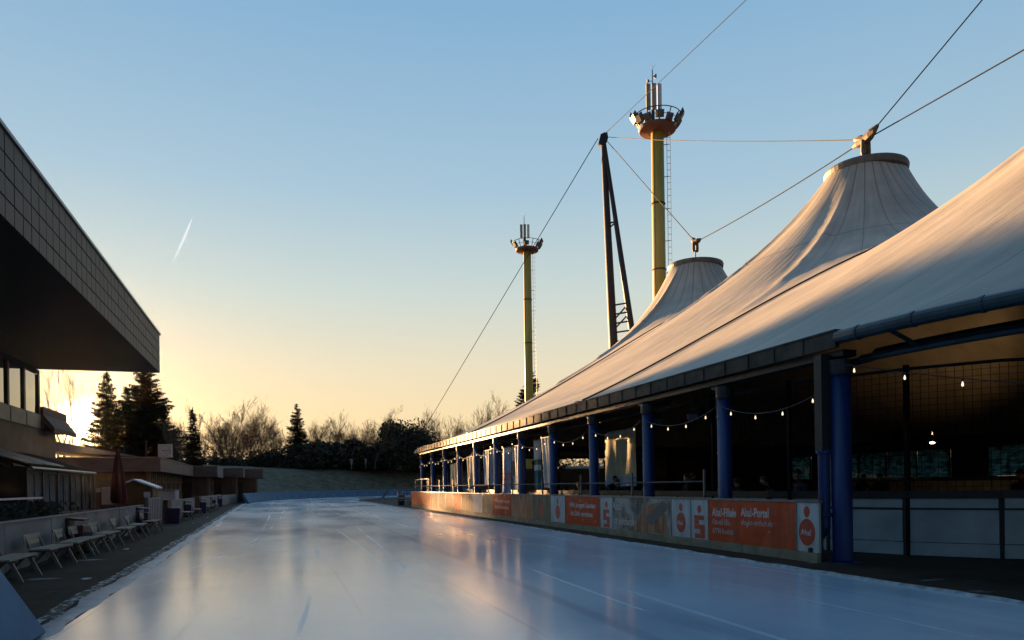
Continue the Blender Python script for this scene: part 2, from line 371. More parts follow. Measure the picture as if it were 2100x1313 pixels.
m_rust = mat('rusty cast steel', (0.07, 0.045, 0.030), 0.7, scale=4, col2=(0.17, 0.13, 0.085), bump=0.5)
m_cable = mat('steel cable', (0.012, 0.012, 0.013), 0.9, metal=0.0, scale=8, var=0.3)
m_white = mat('white enamel', (0.62, 0.62, 0.60), 0.5, scale=3, var=0.12)

CX, RX, RB, RY, Y0, Y1, ZE, ZT = 23.78, 13.58, 19.62, 12.77, 11.3, 54.5, 4.43, 18.75
PK = [(25.21, 8.39), (31.40, 32.54), (31.88, 50.62)]
VAL = [20.6, 41.6]; KC, KP = 1.95, 1.12
def solve_roof(h=0.25):
    xs = np.arange(CX-RX-h, CX+RB+2*h, h); ys = np.arange(Y0-RY-h, Y1+RY+2*h, h)
    X, Y = np.meshgrid(xs, ys, indexing='ij')
    yy = np.where(Y < Y0, (Y0-Y)/RY, np.where(Y > Y1, (Y-Y1)/RY, 0))
    ins = np.sqrt(((X-CX)/np.where(X < CX, RX, RB))**2+yy**2) < 1
    ring = np.zeros_like(ins)
    D_ = np.min([np.hypot(X-a, Y-b2) for a, b2 in PK], axis=0); ring = D_ < 2.0; K = 1+KC/np.maximum(D_, 1.0)
    kx = (K[1:, :]+K[:-1, :])/2; ky = (K[:, 1:]+K[:, :-1])/2; e_, w_, n_, s_ = kx[1:, 1:-1], kx[:-1, 1:-1], ky[1:-1, 1:], ky[1:-1, :-1]; t_ = e_+w_+n_+s_
    z = np.zeros_like(X); z[ring] = 1; free = ins & ~ring
    par = np.add.outer(np.arange(len(xs)), np.arange(len(ys))) % 2
    ms = [free & (par == 0), free & (par == 1)]
    for k in range(420):
        for m_ in ms:
            a = np.zeros_like(z); a[1:-1, 1:-1] = (e_*z[2:, 1:-1]+w_*z[:-2, 1:-1]+n_*z[1:-1, 2:]+s_*z[1:-1, :-2])/t_
            z[m_] += 1.95*(a[m_]-z[m_])
    return xs, ys, np.clip(z, 0, 1)**KP, h
RXS, RYS, RZ, RH = solve_roof()
def roofz(x, y):
    x = np.asarray(x, float); y = np.asarray(y, float)
    fx = (x-RXS[0])/RH; fy = (y-RYS[0])/RH
    i = np.clip(np.floor(fx).astype(int), 0, len(RXS)-2); j = np.clip(np.floor(fy).astype(int), 0, len(RYS)-2); a = fx-i; c = fy-j
    v = (1-a)*(1-c)*RZ[i, j]+a*(1-c)*RZ[i+1, j]+(1-a)*c*RZ[i, j+1]+a*c*RZ[i+1, j+1]
    return ZE+(ZT-ZE)*v
def edge_dist(px, py, t):
    dx, dy = math.cos(t), math.sin(t); lo, hi = 0, 80
    for _ in range(40):
        m_ = (lo+hi)/2; x, y = px+dx*m_, py+dy*m_
        yy = (Y0-y)/RY if y < Y0 else ((y-Y1)/RY if y > Y1 else 0)
        if ((x-CX)/(RX if x < CX else RB))**2+yy*yy < 1: lo = m_
        else: hi = m_
    return lo
def cell_mesh(k, dz=0.0, na=288, nr=64, r0=2.05):
    px, py = PK[k]; ylo = VAL[k-1] if k > 0 else -99; yhi = VAL[k] if k < 2 else 199
    ang = np.arange(na)*2*PI/na; TT = (np.arange(nr+1)/nr)**1.7
    P = np.zeros((na, nr+1, 3)); UV = np.zeros((na, nr+1, 2))
    for i, t in enumerate(ang):
        e = edge_dist(px, py, t); dy = math.sin(t); cut = False
        if dy < -1e-6 and (ylo-py)/dy < e: e = (ylo-py)/dy; cut = True
        if dy > 1e-6 and (yhi-py)/dy < e: e = (yhi-py)/dy; cut = True
        rr = r0+(e-r0)*TT
        P[i, :, 0] = px+np.cos(t)*rr; P[i, :, 1] = py+dy*rr; P[i, :, 2] = roofz(P[i, :, 0], P[i, :, 1])
        if not cut: P[i, -1, 2] = ZE-(.0 if dz == 0 else -.28)
        UV[i, :, 0] = i/na*36; UV[i, :, 1] = rr-2
    # smooth round the peak near the ring
    for j in range(nr):
        r_ = r0+10*TT[j]; w = int(max(0, min(14, 60/(r_**1.6)-1)))
        if w > 0:
            z = P[:, j, 2]; P[:, j, 2] = sum(np.roll(z, s_) for s_ in range(-w, w+1))/(2*w+1)
    P[:, :, 2] += dz
    g = MB(); n1 = nr+1
    g.v = [tuple(p) for p in P.reshape(-1, 3)]
    # close the angular seam with its own uv column
    g.v += [tuple(p) for p in P[0]]; UVl = list(map(tuple, UV.reshape(-1, 2)))+[(36.0, UV[0, j, 1]) for j in range(n1)]
    for i in range(na):
        for j in range(nr):
            g.f.append([i*n1+j, i*n1+j+1, (i+1)*n1+j+1, (i+1)*n1+j]); g.m.append(0)
    g.uv = UVl; return g
hall = thing('tent_hall', 'large ice hall under three peaked grey tent roofs on blue columns', 'tent hall', (10.5, 33, 0))
for k in (0, 1, 2):
    cell_mesh(k).build('roof_membrane', m_memb, hall, smooth=True, fix=False)
    cell_mesh(k, -0.40, 96, 20, 4.5).build('inner_lining', m_lining, hall, smooth=True, fix=False)
    px, py = PK[k]; zr = float(roofz(px+2.05, py))
    g = MB(); zt = ZT
    g.lathe([(1.90, zt-.42), (1.96, zt-.34), (2.12, zt-.28), (2.16, zt-.04), (2.12, zt+.08), (1.98, zt+.12), (1.4, zt+.14)], (px, py, 0), 48)
    g.build('peak_ring', m_ringm, hall, smooth=False)
# dark valley cables
def valley(xe, ye, xc, yc):
    pts = []
    for i in range(25):
        t = i/24; x = xe+(xc-xe)*t; y = ye+(yc-ye)*t; pts.append((x, y, float(roofz(x, y))+.05))
    g = MB(); g.tube(pts, 0.035, 6); g.obox((xe-.05, ye, ZE+.10), (.22, 0, 0.02), (0, .10, 0), (0, 0, .07)); g.build('valley_cable', m_dsteel, hall)
valley(10.6, 24.4, 28.3, 20.6); valley(10.6, 40.2, 31.6, 41.6)
# fascia along the straight eave with ribs
def stadium(off, a0, a1, n_):       # arc points of the near end, off outward
    return [(CX+((RX if a < 270 else RB)+off)*math.cos(math.radians(a)), Y0+(RY+off)*math.sin(math.radians(a))) for a in np.linspace(a0, a1, n_)]
g = MB(); g.box((10.14, Y0, 4.13), (10.22, Y1, 4.45))
g.box((10.12, Y0, 4.44), (10.34, Y1, 4.475))
y = Y0
while y < Y1: g.box((10.115, y-.015, 4.14), (10.145, y+.015, 4.44)); y += 0.9
g.build('eave_fascia', m_slate, hall)
g = MB(); g.box((10.30, Y0, 3.98), (10.62, Y1, 4.10)); g.build('eave_beam', m_dsteel, hall)
# gutter and ring beam round the near end and far end
arc = [(10.2, Y0, 4.32)]+[(x, y, 4.30) for x, y in stadium(.06, 180, 360, 73)[1:]]
g = MB(); g.tube(arc, 0.125, 12); 
for i in range(2, 70, 2): g.lathe([(0.158, -.02), (0.158, .02)], (0, 0, 0), 8) if False else None
for i in range(1, 70, 2):
    a, c2 = Vector(arc[i]), Vector(arc[i+1]); d = (c2-a).normalized()*.03; g.tube([a-d, a+d], .138, 12)
g.build('gutter', m_teal, hall, smooth=False)
g = MB(); arc2 = [(x, y, 3.93) for x, y in stadium(-.55, 180, 360, 61)]; g.tube(arc2, .075, 8)
arc3 = [(x, y, 4.05) for x, y in stadium(-.9, 180, 360, 61)]; g.tube(arc3, .10, 6)
for i in range(2, 60, 4): g.beam(arc2[i], (arc[min(72, int(i*1.2))][0], arc[min(72, int(i*1.2))][1], 4.28), .06, .06)
g.build('ring_beam', m_teal, hall)
arcf = [(CX+((RX if a > 90 else RB)-.05)*math.cos(math.radians(a)), Y1+(RY-.05)*math.sin(math.radians(a)), 4.26) for a in range(180, -1, -3)]
g = MB(); g.tube(arcf, .16, 6); g.box((CX+RB-.1, Y0, 4.0), (CX+RB, Y1, 4.45)); g.build('far_eave', m_slate, hall)
# columns: round blue shaft, head bracket, thin white pipe
m_pipe = mat('pale grey plastic pipe', (.34, .32, .30), .6, var=.15)
def column(x, y, r=0.165, pipe=True):
    g = MB(); g.box((x-r*1.45, y-r*1.45, 0), (x+r*1.45, y+r*1.45, .022)); g.lathe([(r*1.02, 0.02), (r, .08), (r, 3.75)], (x, y, 0), 24); c_ = g.build('column', m_blue, hall, smooth=False)
    for p in c_.data.polygons: p.use_smooth = len(p.vertices) == 4
    b_ = MB(); b_.lathe([(r*1.1, 3.62), (r*1.25, 3.66), (r*1.25, 3.92), (r*.8, 3.93)], (x, y, 0), 16); b_.beam((x, y, 3.82), (x+.75, y, 4.0), .10, .14); b_.beam((x, y, 3.85), (x, y+.5, 3.97), .08, .1); b_.build('bracket', m_dsteel, c_)
    if pipe:
        q = MB(); px_, py_ = x-.04, y+r+.055
        q.tube([(px_, py_, 1.2), (px_, py_, 3.95)], .024, 6)
        for zz in (1.4, 2.3, 3.2): q.box((px_-.03, py_-.07, zz), (px_+.03, py_+.03, zz+.03))
        q.build('pipe', m_pipe, c_)
    return c_
COLX = 10.42; COLY = [11.5+3.85*k for k in range(12)]
for y in COLY: column(COLX, y, 0.185 if y < 12 else 0.165)
for a in (200, 222, 245, 268, 292, 316, 340):   # near end round the curve
    x, y = CX+((RX if a < 270 else RB)-.5)*math.cos(math.radians(a)), Y0+(RY-.5)*math.sin(math.radians(a))
    if a >= 245: column(x, y, .165, False)
for a in (160, 135, 112, 90, 68, 45, 20):
    x, y = CX+((RX if a > 90 else RB)-.5)*math.cos(math.radians(a)), Y1+(RY-.5)*math.sin(math.radians(a)); column(x, y, .165, False)
for k in range(12): column(CX+RB-.5, 11.5+3.85*k, .165, False)
# rectangular and round downpipe at the near corner
dpy = onX(1690, 10.17)
g = MB(); g.box((10.05, dpy-.10, 2.15), (10.28, dpy+.10, 4.04), 0)
dp = g.build('downpipe_box', mat('grey green cladding', (0.016, 0.022, 0.022), 0.55, scale=4, var=.25), hall)
g = MB(); g.tube([(10.17, dpy, 2.2), (10.17, dpy, .95), (10.17, dpy, .70), (10.12, dpy+.07, .55), (10.10, dpy+.17, .42), (10.10, dpy+.17, .1)], .11, 14)
for zz in (2.12, .90): g.lathe([(.13, zz), (.145, zz+.01), (.145, zz+.06), (.13, zz+.07)], (10.17, dpy, 0), 14)
g.build('downpipe', m_blue, hall, smooth=False)
g = MB(); g.lathe([(.15, 0.0), (.15, .28), (.13, .30)], (10.10, dpy+.17, 0), 14); g.build('pipe_shoe', m_dsteel, hall)

# ================================================================== BOARDS OF THE TRACK SIDE
m_wood = mat('worn beige board', (0.17, 0.115, 0.065), 0.55, scale=2.0, col2=(0.42, 0.33, 0.22), spec=.15, stretch=(1, 2.5, .35), bump=0.3, bscale=9, thr=(.3, .7))
m_bwhite = mat('scuffed white board', (0.46, 0.44, 0.41), 0.40, scale=3.0, col2=(0.64, 0.62, 0.59), stretch=(1, 2, .5), bump=0.2, bscale=9)
m_orange = mat('faded orange print', (0.60, 0.085, 0.032), 0.42, scale=3.0, col2=(0.74, 0.14, 0.055), bump=0.2, bscale=9)
m_obrown = mat('worn reddish print', (0.36, 0.15, 0.075), 0.45, scale=2.5, col2=(0.56, 0.32, 0.20), stretch=(1, 2.2, .5), bump=0.3, bscale=9, thr=(.35, .65))
for m_ in (m_orange, m_obrown, m_wood, m_bwhite): nodes_of(m_)[2].inputs['Specular IOR Level'].default_value = .06; nodes_of(m_)[2].inputs['Roughness'].default_value = .7
for m_ in (m_orange, m_obrown, m_wood):
    n, l, b = nodes_of(m_); tcn = n.new('ShaderNodeTexCoord'); old = b.inputs['Base Color'].links[0].from_socket
    chips = noise(3.2, (1, 1, 1.3), 8, (0.665, 0.675)); grime = noise(1.8, (1, 3.0, .35), 6, (0.50, 0.72))
    l.new(mixc(chips, mixc(grime, old, (0.16, 0.12, 0.08), 0.6), (0.55, 0.52, 0.47), 0.8), b.inputs['Base Color'])
m_curb = mat('yellowed concrete kerb', (0.20, 0.17, 0.11), 0.8, scale=3, col2=(0.36, 0.31, 0.21), bump=0.5)
m_letter = mat('white lettering', (0.60, 0.54, 0.50), 0.5, scale=8, var=0.2)
m_red = mat('red print', (0.50, 0.065, 0.030), 0.45, scale=6, var=0.18)
m_photo1 = mat('faded collage print', (0.20, 0.16, 0.12), 0.7, spec=.1, scale=1.6, col2=(0.52, 0.44, 0.38), thr=(.40, .60), detail=3)

def text_mb(txt, size, bold=0.0):
    cu = bpy.data.curves.new('txt', 'FONT'); cu.body = txt; cu.size = size; cu.resolution_u = 3; cu.offset = bold
    o = bpy.data.objects.new('txt', cu); COL.objects.link(o); dg = bpy.context.evaluated_depsgraph_get()
    me = bpy.data.meshes.new_from_object(o.evaluated_get(dg)); 
    vs = [tuple(v.co) for v in me.vertices]; fs = [tuple(p.vertices) for p in me.polygons]
    bpy.data.objects.remove(o); bpy.data.curves.remove(cu); bpy.data.meshes.remove(me)
    return vs, fs
XB = 10.0
def put_text(g, txt, y_left, z_base, size, sx=1.0, mi=0, x=XB-0.032, bold=0.004):     # reads towards -Y, faces -X
    vs, fs = text_mb(txt, size, bold); g.add([(x, y_left-v[0]*sx, z_base+v[1]) for v in vs], fs, mi)
def fit_text(g, txt, pa, pb, z_base, size, bold=0.0):      # fills the stretch of board between two photograph columns
    ya_, yb_ = onX(pa, XB), onX(pb, XB); vs, fs = text_mb(txt, size, bold); w = max(v[0] for v in vs); put_text(g, txt, ya_, z_base, size, (ya_-yb_)/w, 1, bold=bold)
def disc(g, yc, zc, ry, rz, mi=0, x=XB-0.032, n_=28):
    g.add([(x, yc+ry*math.cos(2*PI*k/n_), zc+rz*math.sin(2*PI*k/n_)) for k in range(n_)], [tuple(range(n_))], mi)
def rect(g, ya, yb, za, zb, mi=0, x=XB-0.032): g.add([(x, ya, za), (x, yb, za), (x, yb, zb), (x, ya, zb)], [(0, 1, 2, 3)], mi)
def s_logo(g, yc, zc, h, mi=0):
    w = h*.30; disc(g, yc, zc+h*.36, h*.115, h*.13, mi)
    t = h*.145; z1 = zc+h*.16
    # blocky s: bar, left stub, bar, right stub, bar
    rect(g, yc-w*.9, yc+w, z1-t, z1, mi); rect(g, yc+w*.1, yc+w, z1-2*t+.004, z1-t-.002, mi)
    rect(g, yc-w, yc+w, z1-3*t, z1-2*t, mi); rect(g, yc-w, yc-w*.1, z1-4*t+.004, z1-3*t-.002, mi)
    rect(g, yc-w, yc+w*.9, z1-5*t, z1-4*t, mi)
def figure(g, yc, zc, h, mi=0): disc(g, yc, zc+h*.34, h*.10, h*.13, mi); disc(g, yc, zc-h*.13, h*.27, h*.31, mi)

barrier = thing('sponsor_boards', 'long low row of worn orange and white advertising boards along the ice', 'rink boards', (XB, 34, 0))
ZB0, ZB1 = 0.20, 1.17
seams = [1688, 1635, 1454, 1418, 1378, 1308, 1258, 1232, 1160, 1130]
kinds = ['bwhite', 'orange', 'bwhite', 'bwhite', 'photo', 'photo', 'bwhite', 'orange', 'bwhite', 'wood']
ys = [11.62]+[onX(p, XB) for p in seams[1:]]
# from here to the far end the pattern repeats: wood, orange, wood, white
far_px = [1095, 1050, 1012, 990, 970, 948, 930, 915, 900, 885, 868]
ys += [onX(p, XB) for p in far_px[:-1]]+[56.2]
kinds = kinds[:9]+['wood', 'obrown', 'orange', 'wood', 'bwhite', 'wood', 'orange', 'obrown', 'wood', 'wood', 'orange']
MM = {'bwhite': m_bwhite, 'orange': m_orange, 'photo': m_photo1, 'wood': m_wood, 'obrown': m_obrown}
mred = 0
for k, kd in enumerate(kinds[:len(ys)-1]):
    ya, yb = ys[k], ys[k+1]; g = MB()
    nn = max(1, int((yb-ya)/2.4)); 
    for i in range(nn): g.box((XB-.03, ya+(yb-ya)*i/nn+.006, ZB0), (XB+.02, ya+(yb-ya)*(i+1)/nn-.006, ZB1))
    pn = g.build('board_panel', MM[kd], barrier)
    t = MB(); yc = (ya+yb)/2; zc = .70
    if k == 0: figure(t, yc+.02, zc, .86, 0); put_text(t, 'Aha!', yc+.19, zc-.17, .165, 1.0, 1, x=XB-.036)
    elif k == 1:
        fit_text(t, 'Aha!-Filiale', 1462, 1511, .80, .27, bold=.008); fit_text(t, 'Ostwall 155c', 1462, 1499, .60, .185); fit_text(t, '47798 Krefeld', 1462, 1504, .385, .185)
        fit_text(t, 'Aha!-Portal', 1521, 1578, .83, .27, bold=.008); fit_text(t, 'aha-ist-einfach.de', 1521, 1586, .64, .175)
    elif k in (2, 6): s_logo(t, yc, .66, .78, 0)
    elif k in (3, 8): figure(t, yc, zc-.02, .84, 0); (put_text(t, 'Aha!', yc+.19, zc-.19, .165, 1.0, 1, x=XB-.036) if k == 3 else None)
    elif k == 5: fit_text(t, 'Aha!', 1257, 1276, .80, .34, bold=.006); fit_text(t, 'ist einfach', 1257, 1301, .36, .32, bold=.006)
    elif k == 7: fit_text(t, 'Mit jungen Leuten', 1171, 1222, .80, .24, bold=.006); fit_text(t, 'die Dich verstehen', 1171, 1216, .50, .24, bold=.006)
    elif k == 11: fit_text(t, 'Mit jungen Leuten', 1016, 1046, .80, .24); fit_text(t, 'die Dich verstehen', 1016, 1044, .50, .24)
    elif k == 9: figure(t, yb-1.0, zc, .8, 0)
    elif k == 4:    # remains of a picture: pale wedge and dark curls on white
        t.add([(XB-.032, ya+.1, .22), (XB-.032, ya+2.2, .22), (XB-.032, ya+1.5, .95), (XB-.032, ya+.5, 1.1)], [(0, 1, 2, 3)], 2)
        for q in range(4): disc(t, ya+.45+.22*q, .95-.12*q, .22, .16, 3, x=XB-.033-.001*q)
    if t.v: t.build('lettering', [m_red, m_letter, m_obrown, mat('grey printed curls', (.12, .11, .10), .5)], pn, fix=False)
g = MB(); y = 11.62; r = random.Random(5)
while y < 56.2:
    y2 = min(56.2, y+2.4); g.box((XB-.075, y+.01, 0), (XB+.06, y2-.01, ZB0-.004+r.uniform(-.008, 0))); y = y2
g.build('kerb_base', m_curb, barrier)
g = MB()
for yy in ys[1:]: g.box((XB-.040, yy-.018, ZB0), (XB-.031, yy+.018, ZB1))
for yy in np.arange(13.0, 56, 1.2): g.box((XB-.036, yy-.010, ZB1-.06), (XB-.0305, yy+.010, ZB1-.04)); g.box((XB-.036, yy-.010, ZB0+.04), (XB-.0305, yy+.010, ZB0+.06))
g.build('joint_strips_screws', m_zinc, barrier)  # thin steel strips over the panel joints, plus screw heads
g = MB(); g.box((XB-.045, 11.6, ZB1+.004), (XB+.05, 56.2, ZB1+.05)); g.build('top_rail', m_zinc, barrier)
g = MB(); g.box((XB+.022, 11.62, .02), (XB+.07, 56.2, ZB1)); g.build('back_frame', m_dsteel, barrier)
g = MB(); g.box((XB-.03, 56.2, 0.0), (13.0, 56.26, 1.2)); g.build('end_panel', m_wood, barrier)
# hand rail posts behind the boards, with a rail between them
for k in range(1, 11):
    y = COLY[k]+.42
    g = MB(); g.box((XB+.075, y-.022, .02), (XB+.125, y+.022, 1.92 if k < 6 else 2.0)); g.build('rail_post', m_zinc, barrier)
g = MB(); g.tube([(XB+.16, 15.9, 1.62), (XB+.16, 56, 1.62)], .022, 6); g.build('hand_rail', m_dsteel, barrier)
g = MB()
for y in (50.6, 53.2, 55.9): g.box((10.2, y-.03, .02), (10.26, y+.03, 2.15))
g.box((10.2, 50.6, 2.1), (10.26, 55.9, 2.15)); g.build('end_railing', m_zinc, barrier)

# ================================================================== INNER RINK BOARDS AND SAFETY NET
m_iboard = mat('pale blue white rink board', (0.30, 0.36, 0.38), 0.4, scale=1.5, col2=(0.46, 0.52, 0.54), bump=0.1, bscale=5, detail=7)
path = [(12.6, 49), (12.0, 46), (11.6, 42), (11.5, 17.5), (11.6, 15.2), (11.95, 13.6), (12.6, 12.1), (13.6, 10.75), (15.0, 9.8), (17.0, 9.3), (21, 9.2), (34, 9.2)]
inner = thing('inner_rink_boards', 'pale blue white boards with dark frame around the covered rink inside the hall', 'rink boards', (13, 12, 0))
def along(path, step):
    out_ = []; 
    for (x0, y0), (x1, y1) in zip(path, path[1:]):
        n_ = max(1, round(math.hypot(x1-x0, y1-y0)/step))
        for i in range(n_): out_.append((x0+(x1-x0)*i/n_, y0+(y1-y0)*i/n_))
    out_.append(path[-1]); return out_
seg = along(path, 1.9)
def wallseg(g, a, b_, z0, z1, th, off=0.0, shrink=.0, mi=0):
    a, b_ = Vector((*a, 0)), Vector((*b_, 0)); d = (b_-a).normalized(); nrm_ = Vector((d.y, -d.x, 0))*off
    a += d*shrink+nrm_; b_ -= d*shrink-nrm_
    g.beam((a.x, a.y, (z0+z1)/2), (b_.x, b_.y, (z0+z1)/2), th, z1-z0, mi)
for a, b_ in zip(seg, seg[1:]):
    g = MB(); wallseg(g, a, b_, .30, .97, .05, 0, .03); wallseg(g, a, b_, .02, .285, .06, 0, .03); wallseg(g, a, b_, 1.01, 1.21, .05, 0, .05)
    g.build('board_panel', m_iboard, inner)
g = MB()
for a, b_ in zip(seg, seg[1:]): wallseg(g, a, b_, .97, 1.01, .08); wallseg(g, a, b_, 1.21, 1.36, .12)
for a in seg: g.box((a[0]-.045, a[1]-.045, .0), (a[0]+.045, a[1]+.045, 1.36))
g.build('frame', m_dsteel, inner)
net = thing('safety_net', 'dark grid net on tall dark posts above the inner rink boards', 'safety net', (13, 12, 1.3))
npath = path[2:]
posts = [(11.5, 17.5), (11.5, 21.5), (11.5, 25.5), (11.5, 29.5), (11.5, 33.5), (11.5, 38), (11.5, 42), (11.7, 14.6), (12.62, 12.06), (14.2, 10.3), (17.0, 9.3), (20, 9.2), (24, 9.2)]
for i, (x, y) in enumerate(posts):
    w = .075 if i == 9 else .045; g = MB(); g.box((x-w, y-w, 0.0 if i in (8, 9) else .9), (x+w, y+w, 4.0)); g.build('post', mat('matt black post', (.010, .010, .011), .9, spec=.1), net)
g = MB(); nps = along(npath, .16)
for x, y in nps[::1]:
    if y < 17: g.box((x-.0035, y-.0035, 1.36), (x+.0035, y+.0035, 3.88))
np2 = [p for p in along(npath, .6) if p[1] < 17.6]
for z in np.arange(1.45, 3.9, .13):
    for a, b_ in zip(np2, np2[1:]): g.beam((*a, z), (*b_, z), .007, .007)
g.build('mesh', mat('black net cord', (.006, .006, .006), 1.0, spec=.02), net, fix=False)
g = MB()
for a, b_ in zip(along(npath, 2), along(npath, 2)[1:]): g.beam((*a, 3.92), (*b_, 3.92), .05, .06)
g.build('top_bar', m_dsteel, net)

# ================================================================== BACK OF THE HALL
m_bluegl = mat('blue patterned window glass', (0.10, 0.24, 0.30), 0.25, scale=2.2, col2=(0.35, 0.60, 0.66), thr=(.42, .58), stretch=(1, 1, 2.6), detail=6, bump=0.6, bscale=6)
n, l, b = nodes_of(m_bluegl); b.inputs['Transmission Weight'].default_value = 0.0
trn = n.new('ShaderNodeBsdfTranslucent'); l.new(b.inputs['Base Color'].links[0].from_socket, trn.inputs['Color']); mxs = n.new('ShaderNodeMixShader'); mxs.inputs[0].default_value = .85
l.new(b.outputs[0], mxs.inputs[1]); l.new(trn.outputs[0], mxs.inputs[2]); l.new(mxs.outputs[0], n['Material Output'].inputs['Surface'])
m_brownp = mat('brown plywood panel', (0.22, 0.17, 0.12), 0.7, scale=2, col2=(0.34, 0.27, 0.20))
back = thing('service_building', 'low dark building with blue patterned windows across the far side of the hall', 'building', (39.3, 34, 0))
g = MB(); g.box((39.3, -2, 0), (39.5, 62, 1.74)); g.box((39.3, -2, 3.61), (39.5, 62, 4.2)); g.box((39.3, -2, 1.74), (39.5, 0, 3.61))
for q in range(25):
    yy = q*2.45; g.box((39.3, yy+2.3 if q % 5 != 3 else yy, 1.74), (39.5, yy+2.45, 3.61))
g.build('wall', mat('dark interior wall', (.030, .026, .022), .9), back)
y = 0.0; k = 0
while y < 60:
    w = 2.3
    if k % 5 != 3:
        f = MB(); f.box((39.18, y, 1.75), (39.29, y+.05, 3.6)); f.box((39.18, y+w-.05, 1.75), (39.29, y+w, 3.6)); f.box((39.18, y+w/2-.03, 1.75), (39.29, y+w/2+.03, 3.6)); wf = f.build('window', m_dsteel, back)
        p = MB()
        for j in range(2): p.box((39.14, y+.002+j*w/2, 1.745), (39.165, y+w/2-.002+j*w/2, 3.605))
        p.build('pane', m_bluegl, wf)
    y += w+.15; k += 1
g = MB(); g.box((39.0, -2, 3.45), (39.29, 62, 4.2)); g.build('canopy_band', m_dsteel, back)
b2 = thing('rear_rink_boards', 'low brown panelled boards along the rear side of the covered rink', 'rink boards', (36, 34, 0))
for k in range(22):
    g = MB(); y = 2+k*2.45; g.box((35.9, y, .35), (36, y+2.38, 1.5)); g.build('board_panel', m_brownp, b2)
g = MB(); g.box((35.85, 2, 1.52), (36.05, 56, 1.62)); g.box((35.95, 2, 0), (36.05, 56, .33)); g.build('frame', m_dsteel, b2)
# dark stands and kiosks between: the lower far end wall with light mesh panels
far = thing('end_partition', 'light meshed partition with dark posts closing the far end of the covered rink', 'partition', (24, 55, 0))
m_lattice = mat('white lattice sheet', (0.40, 0.43, 0.44), 0.8, scale=14, col2=(0.70, 0.74, 0.76), thr=(.45, .55))
for k in range(7):
    x = 14+k*3.1; g = MB(); g.box((x, 51.0, 1.1), (x+3.0, 51.05, 2.70)); g.build('sheet', m_lattice, far)
g = MB(); g.box((13.9, 50.9, 4.0), (35.6, 51.1, 4.4)); g.box((13.9, 50.95, 2.71), (35.6, 51.05, 2.78))
for k in range(8): g.box((13.9+k*3.1, 50.95, 0), (14.0+k*3.1, 51.05, 4.0))
g.build('frame', m_dsteel, far)
# dark brown kiosk wall behind the middle bays
kio = thing('skate_rental_hut', 'long dark brown hut with shuttered front inside the hall', 'hut', (28, 47, 0))
g = MB(); g.box((25.3, 44, 0), (35.2, 50, 3.7)); g.build('wall', mat('dark brown boards', (.05, .032, .02), .85, scale=1, stretch=(3, 1, .3)), kio)
g = MB(); g.box((26.6, 43.6, 3.72), (46.2, 39.3, 3.95)); g.build('roof', m_dsteel, kio)
g = MB(); g.box((26.0, 43.93, 1.5), (28.0, 43.99, 3.2)); g.build('shutter', mat('orange shutter', (.16, .07, .03), .7), kio)
for x in (28.6, 31.0, 33.0): 
    g = MB(); g.box((x, 43.93, 1.2), (x+1.9, 43.99, 3.2)); g.build('shutter', mat('brown shutter', (.075, .05, .035), .7), kio)
# lit flood lamp under the roof, washing the lining with warm light
def lamp(px, d, z, label, watts, up):
    p = at(px, 900, d); p.z = z
    t = thing('flood_lamp', label, 'lamp', p)
    g = MB(); g.box((p.x-.22, p.y-.16, z-.02), (p.x+.22, p.y+.16, z+.05)); g.beam((p.x, p.y, z+.05), (p.x, p.y, z+.5), .03, .03); g.build('housing', m_dsteel, t)
    g = MB(); g.lathe([(.02, -.10), (.10, -.09), (.12, -.03)], (p.x, p.y, z), 12); g.build('bulb', mat('lit lamp glass', (.9, .8, .6), .4, emit=(1, .78, .42), estr=6), t, smooth=True)
    li = bpy.data.lights.new('lamp_glow', 'SPOT'); li.energy = watts; li.color = (1, .66, .30); li.shadow_soft_size = .15; li.spot_size = math.radians(95); li.spot_blend = .8
    lo = bpy.data.objects.new('lamp_glow', li); COL.objects.link(lo); lo.parent = t; lo.location = (0, 0, .35); lo.rotation_euler = (PI-.5, 0.5, 0)
    return t
lamp(1912, 38, 3.55, 'glowing warm flood lamp under the dark roof edge behind the net', 130, 1)
# unlit black floodlights hung at the column heads
fl = thing('floodlight', 'small black floodlight hung below the eave between the first two columns', 'floodlight', (0, 0, 0), group='floodlights at the column heads')
g = MB(); g.obox((0, 0, -.12), (.20, 0, .07), (0, .17, 0), (-.03, 0, .09)); g.build('housing', m_dsteel, fl, bevel=.01)
g = MB(); g.beam((0, .19, -.1), (0, .19, .1), .02, .03); g.beam((0, -.19, -.1), (0, -.19, .1), .02, .03); g.beam((0, -.2, .1), (0, .2, .1), .02, .02); g.beam((0, 0, .1), (0, 0, .35), .03, .03); g.build('bracket', m_dsteel, fl)
spots = [(10.9, onX(1492, 10.9), 3.62, 'small black floodlight on the second blue column head'), (11.2, onX(1430, 11.2), 3.60, 'small black floodlight hung below the eave between two columns'), (10.85, onX(1349, 10.85), 3.6, 'small black floodlight on the third blue column head'), (10.85, onX(1233, 10.85), 3.6, 'small black floodlight on the fourth blue column head')]
for i, (x, y, z, lb) in enumerate(spots):
    if i == 0: fl.location = (x, y, z); fl['label'] = lb
    else: dup(fl, (x, y, z), i*.5, lb)

